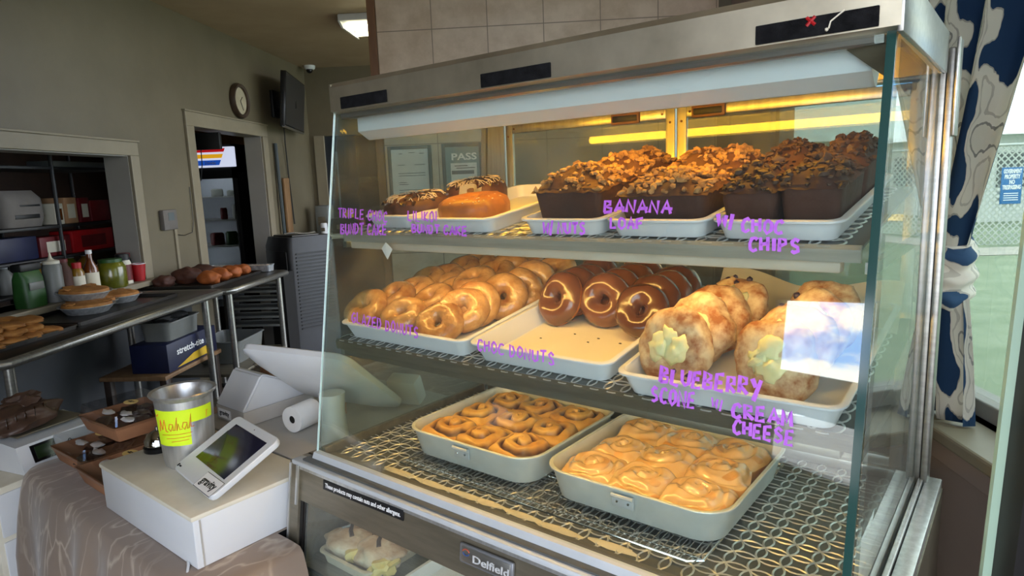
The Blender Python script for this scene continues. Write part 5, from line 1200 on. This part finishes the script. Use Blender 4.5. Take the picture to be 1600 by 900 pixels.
# ---- doorway: lit drinks fridge, hanging monitor
t = Thing('drinks_fridge', 'upright glass-door drinks fridge with striped lit canopy beyond the doorway', 'fridge', (-3.58, 6.9, 0))
fx0, fx1, fy = -3.98, -3.22, 6.55
b = BM(); box(b, (fx0, fy+.02, .05), (fx0+.04, 7.2, 1.98)); box(b, (fx1-.04, fy+.02, .05), (fx1, 7.2, 1.98)); box(b, (fx0, 7.16, .05), (fx1, 7.2, 1.98)); box(b, (fx0, fy+.02, .05), (fx1, 7.2, .3)); box(b, (fx0, fy+.02, 1.70), (fx1, 7.2, 1.98)); t.part('cabinet', b, 'black')
b = BM(); box(b, (fx0+.04, 7.10, .3), (fx1-.04, 7.155, 1.70)); t.part('inner_liner', b, 'fridge_inner')
b = BM(); tube(b, [(fx0+.08, fy+.05, 1.66), (fx1-.08, fy+.05, 1.66)], .014, 8); t.part('fridge_lamp', b, 'fridge_lamp')
b = BM(); tube(b, [(fx0+.06, fy+.05, .40), (fx0+.06, fy+.05, 1.60)], .010, 8); t.part('fridge_lamp', b, 'fridge_lamp')
b = BM(); box(b, (fx0+.01, fy-.02, 1.755), (fx1, fy+.02, 1.955), .006); cp = t.part('canopy', b, 'fridge_glow')
for z0, z1, m in ((1.905, 1.94, 'sign_red'), (1.845, 1.885, 'sign_yellow'), (1.775, 1.825, 'sign_stripe_blue')):
    b = BM(); prism(b, [(fx0+.02, fy-.0215, z0), (fx1-.16+(z0-1.775)*.45, fy-.0215, z0), (fx1-.16+(z1-1.775)*.45, fy-.0215, z1), (fx0+.02, fy-.0215, z1)], (0, .002, 0)); t.part('canopy_stripe', b, m, cp)
b = text_mesh('Drinks', .042, .0004, shear=.2, bold=.0008); b.transform(Matrix.Translation((fx1-.31, fy-.023, 1.785)) @ Matrix.Rotation(pi/2, 4, 'X')); t.part('canopy_text', b, 'white_letter', cp, smooth=False)
b = BM(); 
for x0, x1, z0, z1 in ((fx0, fx0+.05, .3, 1.74), (fx1-.05, fx1, .3, 1.74), (fx0, fx1, 1.64, 1.74), (fx0, fx1, .26, .32)): box(b, (x0, fy, z0), (x1, fy+.02, z1))
dr_ = t.part('door', b, 'black'); b = BM(); box(b, (fx0+.05, fy+.008, .32), (fx1-.05, fy+.013, 1.64)); t.part('door_glass', b, 'bottle_glass', dr_, smooth=False)
b = BM(); box(b, (fx1-.04, fy-.03, .9), (fx1-.025, fy, 1.3), .004); t.part('door_handle', b, 'dark_grey', dr_)
for z in (.62, .95, 1.22, 1.46): b = BM(); box(b, (fx0+.04, fy+.06, z-.012), (fx1-.04, 7.10, z)); t.part('wire_shelf', b, 'white_plastic')
for i, (x, z, m, r, h, nm, lab) in enumerate(((-3.50, 1.2205, 'dark_red', .035, .12, 'soda_can', 'dark red can on the third fridge shelf'), (-3.36, 1.2205, 'white_plastic', .045, .15, 'milk_bottle', 'white bottle on the third fridge shelf'), (-3.60, .9505, 'dark_red', .07, .13, 'berry_tub', 'tub of dark berries on the second fridge shelf'), (-3.44, .9505, 'green_pack', .06, .14, 'lettuce_bag', 'green bag on the second fridge shelf'), (-3.32, .9505, 'paper_white', .05, .10, 'paper_tub', 'white tub on the second fridge shelf'), (-3.55, 1.4605, 'milk_plastic', .06, .08, 'plastic_tub', 'clear tub on the top fridge shelf'), (-3.38, 1.4605, 'milk_plastic', .06, .06, 'plastic_tub', 'low clear tub beside another on the top fridge shelf'))):
    b = BM(); lathe(b, [(0, 0), (r*.9, 0), (r, .01), (r, h*.85), (r*.8, h), (0, h)], 16); single(nm, lab, 'fridge item', b, m, loc=(x, 6.75, z), group='groceries in the drinks fridge')
t = Thing('hanging_monitor', 'black monitor hanging in the top corner of the doorway', 'monitor', (-2.84, 5.30, 1.99)); q0, q1 = hy(300, 200, 5.3), hy(345, 233, 5.3)
b = BM(); box(b, (q0.x, 5.29, q1.z), (q1.x, 5.33, 1.985), .004); t.part('screen_housing', b, 'black'); b = BM(); tube(b, [(q0.x+.05, 5.31, q1.z+.01), (q0.x+.045, 5.31, q1.z-.12), (q0.x+.02, 5.31, q1.z-.25)], .004, 6); t.part('power_cord', b, 'black')
# ---- wall things
t = Thing('wall_clock', 'round brown wall clock with cream face above the doorway', 'clock', (XW, 5.684, 2.275)); RX = Matrix.Translation((XW+.002, 5.684, 2.275)) @ Matrix.Rotation(pi/2, 4, 'Y')
b = BM(); lathe(b, [(0, 0), (.145, 0), (.15, .02), (.14, .045), (.118, .040), (.115, .02), (0, .02)], 40); b.transform(RX); t.part('clock_frame', b, 'clock_brown')
b = BM(); lathe(b, [(0, .021), (.114, .021), (.114, .023), (0, .023)], 32); b.transform(RX); cf = t.part('clock_face', b, 'clock_face')
for a, l in ((2.3, .055), (.5, .085)): b = BM(); tube(b, [RX @ Vector((0, 0, .026)), RX @ Vector((l*cos(a), l*sin(a), .026))], .003, 5); t.part('clock_hand', b, 'black', cf)
t = Thing('television', 'flat grey-black television on a swing arm beside the ceiling corner', 'television', (XW, 6.45, 2.32))
a_, c_ = Vector((-2.40, 6.02, 2.57)), Vector((-2.565, 6.90, 2.57)); ux = (c_-a_).normalized(); uz = Vector((-.10, 0, -.99)).normalized(); uz = (uz-ux*uz.dot(ux)).normalized(); un = ux.cross(uz); un = un if un.x > 0 else -un; TV = Matrix(((ux.x, uz.x, un.x, a_.x), (ux.y, uz.y, un.y, a_.y), (ux.z, uz.z, un.z, a_.z), (0, 0, 0, 1)))
b = BM(); box(b, (0, 0, -.05), ((c_-a_).length, .50, 0), .006); b.transform(TV); hs_ = t.part('housing', b, 'tv_black'); b = BM(); box(b, (.012, .012, -.002), ((c_-a_).length-.012, .475, .001)); b.transform(TV); t.part('screen', b, 'tv_screen', hs_); b = BM(); box(b, (0, .488, -.03), ((c_-a_).length, .502, .003)); b.transform(TV); t.part('lower_bezel', b, 'steel', hs_)
b = BM(); box(b, (XW, 6.36, 2.20), (XW+.03, 6.54, 2.46), .006); box(b, (XW+.03, 6.42, 2.28), (-2.50, 6.47, 2.36), .01); t.part('wall_mount', b, 'black')
b = BM(); tube(b, [(XW+.06, 6.5, 2.22), (XW+.03, 6.56, 1.95), (XW+.012, 6.62, 1.6), (XW+.012, 6.66, 1.15)], .006, 6); single('television_cable', 'thin black cable running down the wall below the television', 'cable', b, 'black', local=False, loc=(XW+.01, 6.6, 1.15))
t = Thing('thermostat', 'beige wall thermostat with grey display beside the doorway', 'thermostat', (XW, 4.432, 1.325)); b = BM(); box(b, (XW, 4.35, 1.255), (XW+.035, 4.515, 1.395), .008); th_ = t.part('housing', b, 'bag_paper'); b = BM(); box(b, (XW+.034, 4.405, 1.32), (XW+.0365, 4.475, 1.375)); t.part('display', b, 'picture_grey', th_)
b = BM(); box(b, (XW+.0005, 4.50, .90), (XW+.012, 4.53, 1.255)); t.part('conduit', b, 'white_trim')
b = BM(); tube(b, [(XW+.008, 4.50, 1.22), (XW+.008, 4.62, 1.20), (XW+.008, 4.73, 1.215), (XW+.008, 4.76, 1.30), (XW+.006, 4.765, 1.55)], .0025, 5); single('bell_wire', 'thin dark wire looping from the thermostat to the door casing', 'wire', b, 'black', local=False, loc=(XW, 4.6, 1.2))
t = Thing('security_camera', 'white dome security camera in the ceiling corner', 'security camera', (-2.60, 7.18, CEIL)); b = BM(); lathe(b, [(0, 0), (.06, 0), (.055, -.03), (.045, -.04), (0, -.04)], 20); t.part('housing', b, 'white_plastic', local=True); b = BM(); blob(b, (0, -.01, -.045), .035, 3, 0); t.part('lens_dome', b, 'black_gloss', local=True)
# ---- ceiling tube light
t = Thing('ceiling_light', 'bare twin-tube ceiling light partly hidden by the tiled wall', 'ceiling light', (-1.1, 5.38, CEIL)); b = BM(); box(b, (-1.62, 5.16, CEIL-.05), (-.5, 5.62, CEIL-.001), .006); t.part('fixture_body', b, 'white_plastic'); b = BM(); prism(b, [(-1.62, 5.16, CEIL-.05), (-1.62, 5.62, CEIL-.05), (-1.60, 5.60, CEIL-.10), (-1.60, 5.18, CEIL-.10)], (.015, 0, 0)); t.part('end_cap', b, 'white_plastic')
for y in (5.28, 5.50): b = BM(); tube(b, [(-1.58, y, CEIL-.078), (-.55, y, CEIL-.078)], .02, 10); t.part('tube_lamp', b, 'lamp_glow')
# ---- evaporative cooler
t = Thing('evaporative_cooler', 'tall dark grey evaporative air cooler with louvred side beyond the prep table', 'air cooler', (-2.28, 5.68, 0), rz=radians(52)); b = BM(); loft(b, [rr(.46, .42, .03, 0, 3), rr(.46, .42, .04, 1.02, 3), rr(.42, .38, .04, 1.10, 3)]); cb_ = t.part('cooler_body', b, 'dark_grey', local=True)
b = BM()
for k in range(22): box(b, (-.17, -.220, .30+k*.031), (.17, -.208, .312+k*.031))
t.part('side_louvre', b, 'black', cb_, local=True); b = BM(); box(b, (-.238, -.17, .55), (-.226, .17, .98), .004); t.part('front_grille', b, 'black', cb_, local=True); b = BM(); box(b, (-.16, -.16, 1.10), (.10, .16, 1.112), .004); t.part('control_panel', b, 'sheet_steel', cb_, local=True)
# ---- things under the far prep table
zsf = .3205; zb = .5005
t = Thing('low_stand', 'low wooden stand under the meeting ends of the prep tables', 'stand', (-2.40, 3.70, 0))
b = BM(); box(b, (-2.58, 3.38, .475), (-2.19, 4.00, .50), .004); t.part('board', b, 'board_wood')
for x in (-2.55, -2.22):
    for y in (3.42, 3.96): b = BM(); box(b, (x-.02, y-.02, 0), (x+.02, y+.02, .475), .003); t.part('leg', b, 'dark_wood')
t = Thing('film_box', 'dark blue box of food wrap with white lettering on the low wooden stand', 'box', (-2.30, 3.70, zb)); b = BM(); box(b, (-2.42, 3.44, zb), (-2.20, 3.97, zb+.165), .004); bb = t.part('box_body', b, 'blue_box')
b = text_mesh('stretch-tite', .06, .0005, bold=.001); bx = [v.co.x for v in b.verts]; kk = .29/(max(bx)-min(bx)); b.transform(Matrix.Translation((-2.1988, 3.53, zb+.085)) @ Matrix.Rotation(pi/2, 4, 'Z') @ Matrix.Rotation(pi/2, 4, 'X') @ Matrix.Diagonal((kk, .9, 1, 1))); t.part('box_text', b, 'white_letter', bb, smooth=False)
b = BM(); prism(b, [(-2.1995, 3.52, zb+.012), (-2.1995, 3.88, zb+.012), (-2.1995, 3.88, zb+.065), (-2.1995, 3.70, zb+.055)], (.001, 0, 0)); t.part('yellow_flash', b, 'yellow', bb)
b = BM(); shell(b, .20, .36, .11, .02, .04, .003, .01, .006); single('storage_tub', 'frosted white storage tub stacked above the blue box', 'tub', b, 'milk_plastic', loc=(-2.31, 3.68, zb+.166))
b = BM(); blob(b, (0, 0, .02), .08, 3, .3, 2, 2, (1.0, 1.6, .35)); single('black_cloth', 'black cloth heaped in the frosted tub', 'cloth', b, 'black_matte', loc=(-2.31, 3.68, zb+.265))
b = BM(); shell(b, .34, .42, .16, .03, .03, .003, .01, .006); single('storage_bin', 'clear grey storage bin at the end of the undershelf', 'bin', b, 'milk_plastic', loc=(-2.36, 4.45, zsf+.001))
t = Thing('tray_rack', 'black rack of stacked white trays behind the far prep table', 'tray rack', (-2.38, 5.02, 0))
for x in (-2.62, -2.14): b = BM(); box(b, (x-.012, 4.92, 0), (x+.012, 5.12, .86)); t.part('side_frame', b, 'black')
for k in range(6): b = BM(); box(b, (-2.60, 4.92, .44+k*.068), (-2.16, 5.12, .458+k*.068), .003); t.part('tray', b, 'milk_plastic')
# ---- sticks and board against the far wall
b = BM(); tube(b, [(-2.66, 6.30, .0), (-2.695, 6.33, 1.95)], .018, 8); single('black_pole', 'black pole leaning on the wall beside the doorway casing', 'pole', b, 'teal_pole', local=False, loc=(-2.66, 6.3, 0))
b = BM(); box(b, (-2.715, 6.45, .9), (-2.69, 6.58, 1.62), .006); t = single('wooden_board', 'plain wooden board standing against the wall below the television', 'board', b, 'board_wood', local=False, loc=(-2.7, 6.5, .9))
b = BM(); tube(b, [(-2.40, 7.22, .0), (-2.42, 7.285, 1.9)], .016, 8); single('broom_stick', 'dark broom stick standing in the far passage', 'broom', b, 'teal_pole', local=False, loc=(-2.4, 7.2, 0))
# ---- back counter with clutter
t = Thing('back_counter', 'white-topped counter against the far kitchen wall', 'counter', (-1.9, 6.95, 0)); b = BM(); box(b, (-2.62, 6.70, 0), (-1.1, 7.20, .98), .006); t.part('cabinet', b, 'dark_wood'); b = BM(); box(b, (-2.64, 6.67, .98), (-1.08, 7.22, 1.02), .006); t.part('worktop', b, 'cream_white')
zc = 1.021
for i, (nm, lab, x, y, w, d, h, m) in enumerate((('paper_dispenser', 'pale upright box on the far counter under the wall cable', -2.52, 7.05, .14, .2, .30, 'milk_plastic'), ('toaster', 'dark toaster on the far counter', -2.24, 6.95, .30, .2, .16, 'black'), ('cereal_box', 'yellow box on the far counter', -2.28, 7.12, .10, .08, .24, 'yellow'), ('coffee_tin', 'dark red tin on the far counter', -2.08, 6.9, .10, .1, .15, 'dark_red'), ('salt_tub', 'small white tub at the near edge of the far counter', -2.45, 6.80, .07, .07, .12, 'white_plastic'))):
    b = BM()
    if 'tin' in nm or 'tub' in nm: lathe(b, [(0, 0), (w/2, 0), (w/2, h*.9), (w*.42, h), (0, h)], 20)
    else: box(b, (-w/2, -d/2, 0), (w/2, d/2, h), .012)
    t = Thing(nm, lab, nm.split('_')[-1], (x, y, zc)); t.part('body', b, m, local=True); b = BM(); box(b, (-w*.3, -d/2-.003, h*.3), (w*.3, -d/2+.002, h*.6), .001); t.part('front_panel', b, 'steel_dark', local=True)
# ---- cabinet and notices at the tiled wall
t = Thing('low_cabinet', 'low dark wooden cabinet against the tiled wall behind the case', 'cabinet', (-.35, 3.38, 0)); b = BM(); box(b, (-.92, 3.18, 0), (.35, 3.585, .80), .006); t.part('cabinet_body', b, 'dark_wood'); b = BM(); box(b, (-.94, 3.172, .80), (.37, 3.59, .835), .006); t.part('cabinet_top', b, 'dark_wood')
for x in (-.72, -.30, .12): b = BM(); box(b, (x-.19, 3.168, .06), (x+.19, 3.18, .76), .004); d_ = t.part('door', b, 'dark_grey'); b = BM(); tube(b, [(x+.13, 3.16, .50), (x+.13, 3.15, .50), (x+.13, 3.15, .60), (x+.13, 3.16, .60)], .005, 6); t.part('handle', b, 'steel', d_)
for i, (x, w, z0, m, lab) in enumerate(((-.62, .10, .38, 'wax_paper', 'pale towel hanging over the dark cabinet, near its end'), (-.45, .15, .30, 'milk_plastic', 'white towel hanging in the middle of the dark cabinet'))):
    b = BM(); grid(b, 8, 10, lambda u, v: Vector((x+(u-.5)*w+.006*sin(v*6), 3.150-.008*sin(u*9), .845-v*(.845-z0)) if v > .05 else (x+(u-.5)*w, 3.22, .8405))); bmesh.ops.solidify(b, geom=b.faces[:], thickness=.003); single('hand_towel', lab, 'towel', b, m, local=False, loc=(x, 3.15, z0))
def notice(label, x0, x1, z0, z1, paper, big=None):
    t = Thing('framed_notice', label, 'framed notice', ((x0+x1)/2, 3.598, z0)); f = .018; b = BM()
    for a in ((x0, x0+f, z0, z1), (x1-f, x1, z0, z1), (x0+f, x1-f, z0, z0+f), (x0+f, x1-f, z1-f, z1)): box(b, (a[0], 3.580, a[2]), (a[1], 3.5985, a[3]), .002)
    t.part('frame', b, 'picture_grey'); b = BM(); box(b, (x0+f, 3.590, z0+f), (x1-f, 3.598, z1-f)); pp = t.part('paper', b, paper)
    b = BM(); W_, H_ = x1-x0, z1-z0
    if big:
        b.free(); b = text_mesh(big, .05, .0003, bold=.0012); bx = [v.co.x for v in b.verts]; b.transform(Matrix.Translation((x0+W_*.22, 3.5892, z1-.088)) @ Matrix.Rotation(pi/2, 4, 'X') @ Matrix.Diagonal((W_*.62/(max(bx)-min(bx)), 1, 1, 1))); t.part('heading', b, 'white_letter', pp, smooth=False)
        b = BM(); box(b, (x0+.045, 3.5885, z0+.03), (x1-.035, 3.5905, z1-.105)); cd = t.part('certificate', b, 'paper_white', pp)
        b = BM(); box(b, (x0+.05, 3.588, z1-.165), (x1-.05, 3.589, z1-.145)); t.part('grey_bar', b, 'text_grey', cd)
        b = BM()
        for k, (a, c) in enumerate(((.30, .62), (.34, .8))): box(b, (x0+W_*a, 3.588, z1-.122-k*.012), (x0+W_*c, 3.589, z1-.118-k*.012))
        t.part('small_print', b, 'black_letter', cd, kind='stuff')
    else:
        for k, (a, c, zz) in enumerate(((.25, .33, .04), (.48, .62, .035), (.72, .82, .04), (.22, .38, .10), (.6, .84, .10), (.22, .84, .145), (.22, .84, .158), (.22, .40, .195), (.22, .44, .205), (.22, .8, .235), (.22, .84, .25))): box(b, (x0+W_*a, 3.589, z1-zz-.003), (x0+W_*c, 3.591, z1-zz))
        t.part('printed_lines', b, 'text_grey', pp, kind='stuff')
notice('white printed certificate in a grey frame on the tiled wall', -.905, -.665, 1.33, 1.712, 'paper_white')
notice('pale green inspection placard headed PASS on the tiled wall', -.607, -.385, 1.33, 1.715, 'picture_teal', 'PASS')
b = BM(); lathe(b, [(0, 0), (.05, 0), (.055, .03), (.03, .05), (0, .05)], 14); single('white_bowl', 'small white bowl on the low dark cabinet', 'bowl', b, 'paper_white', loc=(-.80, 3.35, .836))
# ================================================================ LOWER CASE PASTRIES
def low_tray(label, x0, x1, y0, y1, z, m):
    t = Thing('pastry_tray', label, 'tray', ((x0+x1)/2, (y0+y1)/2, z), MC); b = BM(); shell(b, x1-x0, y1-y0, .03, .012, .02, .003, .006, .003); t.part('tray_body', b, m, local=True); return t
zl = .6085
low_tray('beige tray of sugared pastries in the lower case', -1.252, -1.068, .80, 1.27, .6445, 'beige_paint'); low_tray('white tray of powdered pastries in the middle of the lower case', -1.002, -.70, .80, 1.27, .6445, 'white_tray')
def pastry(x, y, rz, lab, seed, grp, dz=0):
    t = Thing('cream_pastry', lab, 'pastry', (x, y, .6485+dz), MC, rz=rz, group=grp); b = BM(); blob(b, (0, 0, .030), .058, 4, .18, 1.8, seed, (1.1, .9, .52)); t.part('pastry_shell', b, 'pastry_sugar', local=True)
    b = BM(); blob(b, (.045, -.016, .026), .030, 3, .4, 2.2, seed, (.8, 1.2, .7)); t.part('cream_filling', b, 'pastry_cream', local=True)
    b = BM(); tube(b, [(-.025+.016*k, .016*sin(k*1.7), .062-.004*abs(k-1.5)) for k in range(4)], .0055, 6); t.part('chocolate_swirl', b, 'fudge', local=True)
for i, (x, y) in enumerate(((-1.205, .865), (-1.115, .875), (-1.205, .975), (-1.115, .985), (-1.205, 1.085), (-1.115, 1.095))):
    pastry(x, y, nrand(-.4, .4), 'sugar-dusted cream pastry in the beige lower tray, %s row, %s side' % (('front', 'middle', 'back')[i//2], ('outer', 'inner')[i % 2]), i+2, 'pastries in the beige lower tray')
for i, (x, y) in enumerate(((-.92, 1.02), (-.79, 1.02), (-.92, 1.15), (-.79, 1.15))):
    pastry(x, y, nrand(-.4, .4), 'powdered pastry in the white lower tray, %s row, %s side' % (('front', 'back')[i//2], ('near', 'far')[i % 2]), i+12, 'pastries in the white lower tray')

b = BM(); grid(b, 8, 6, lambda u, v: Vector(((u-.5)*.26, (v-.5)*.2, .006*sin(u*7)+.004*cos(v*9)))); bmesh.ops.solidify(b, geom=b.faces[:], thickness=.001); single('paper_sheet', 'crumpled white paper lying on top of the dark air cooler', 'paper', b, 'paper_white', loc=(-2.26, 5.66, 1.120), rz=.5)
# ================================================================ CURTAIN AND OUTDOORS
def curt(u, v):
    # v 0 bottom .. 1 top ; gathered at the tie, swept towards the far jamb
    z = .935+v*1.85; tie = 1.275
    if z < tie: s = (tie-z)/(tie-.935); ya, yb_ = 1.63+.02*s, 1.49-.075*s**.7
    else:
        s = min(1, (z-tie)/1.0); ya, yb_ = 1.63+.14*s, 1.49-.02*s-.30*s**1.05
    k = ya+(yb_-ya)*u; w = abs(ya-yb_); ph = u*2*pi*3.5
    x = XR-.05+(.022+.02*w)*sin(ph+.6*sin(z*3))-.02*sin(pi*u)*(1 if z > tie else .5)
    if z < .96: x -= 0
    return Vector((x, k+.008*sin(ph*1.3+z*4), z))
t = Thing('curtain', 'navy and cream damask curtain tied back beside the side window', 'curtain', (XR-.05, 1.5, .935)); b = BM(); grid(b, 90, 70, curt, uv=True); bmesh.ops.solidify(b, geom=b.faces[:], thickness=.003); t.part('panel', b, 'curtain', angle=180)
b = BM(); loops = []
for k in range(25):
    v = k/24; z = 1.205+.135*v; bul = 1+.16*sin(v*pi*3.0)**2+.10*sin(v*pi)
    loops.append([(XR-.06+.058*bul*(cos(2*pi*q/32)+.08*cos(6*pi*q/32)), 1.550-.015*v+.070*bul*(sin(2*pi*q/32)+.06*sin(8*pi*q/32+v*4)), z+.022*sin(2*pi*q/32)+.004*sin(10*pi*q/32)) for q in range(32)])
L_ = b.loops.layers.uv.new('UVMap'); rs = loft(b, loops)
for f_ in b.faces:
    for l in f_.loops: l[L_].uv = (l.vert.co.y*1.6+.3, l.vert.co.z*.55)
t.part('knotted_tie', b, 'curtain', angle=180)
# chain-link fence with a blue notice across the lawn
fq = hz(1410, 388, -.22); FY = fq.y
t = Thing('chain_link_fence', 'chain-link fence across the lawn outside the side window', 'fence', (fq.x, FY, -.22)); b = BM(); box(b, (2, FY-.01, -.2), (26, FY+.01, 1.85)); t.part('wire_mesh', b, 'chain_link', smooth=False)
for k in range(9): b = BM(); tube(b, [(2+k*3, FY, -.22), (2+k*3, FY, 1.9)], .04, 8); t.part('fence_post', b, 'fence_wire')
b = BM(); tube(b, [(2, FY, 1.87), (26, FY, 1.87)], .03, 8); t.part('top_rail', b, 'fence_wire')
s0, s1_ = hy(1566, 262, FY-.06), hy(1594, 318, FY-.06)
t = Thing('warning_sign', 'blue government property notice fixed to the fence outside', 'sign', ((s0.x+s1_.x)/2, FY-.06, s1_.z)); b = BM(); box(b, (s0.x, FY-.07, s1_.z), (s1_.x, FY-.05, s0.z), .004); pl_ = t.part('sign_plate', b, 'sign_blue'); Wd, Hd = s1_.x-s0.x, s0.z-s1_.z
for k, (s, hh, ww) in enumerate((('GOVERNMENT', .10, .86), ('PROPERTY', .10, .74), ('NO', .10, .26), ('TRESPASSING', .10, .88))):
    b = text_mesh(s, Hd*.16, .002, bold=.004); bx = [v.co.x for v in b.verts]; kk = Wd*ww/(max(bx)-min(bx)); b.transform(Matrix.Translation((s0.x+Wd*(1-ww)/2, FY-.073, s0.z-Hd*(.16+.145*k))) @ Matrix.Rotation(pi/2, 4, 'X') @ Matrix.Diagonal((kk, 1, 1, 1))); t.part('sign_line', b, 'white_letter', pl_, smooth=False)
b = BM()
for k in range(4): box(b, (s0.x+Wd*.15, FY-.0725, s0.z-Hd*(.72+.06*k)), (s1_.x-Wd*.15, FY-.069, s0.z-Hd*(.70+.06*k)))
t.part('small_print', b, 'white_letter', pl_, kind='stuff')
# white house with red clapboard beyond the fence, road strip
t = Thing('bungalow', 'pale bungalow with low white roof beyond the fence', 'house', (12, FY+9, -.215)); b = BM(); box(b, (6, FY+6, -.215), (22, FY+14, 2.3)); t.part('walls', b, 'house_white'); b = BM(); prism(b, [(5.4, FY+5.2, 2.3), (5.4, FY+14.6, 2.3), (5.4, FY+10, 4.0)], (17.4, 0, 0)); t.part('roof', b, 'roof_white')
for x in (9, 13, 17): b = BM(); box(b, (x, FY+5.97, .8), (x+1.2, FY+6.02, 1.8)); t.part('window', b, 'picture_grey')
b = BM(); box(b, (2, FY-1.6, -.215), (40, FY-.4, -.205)); single('footpath', 'pale footpath strip along the fence outside', 'path', b, 'pavement', kind='structure')
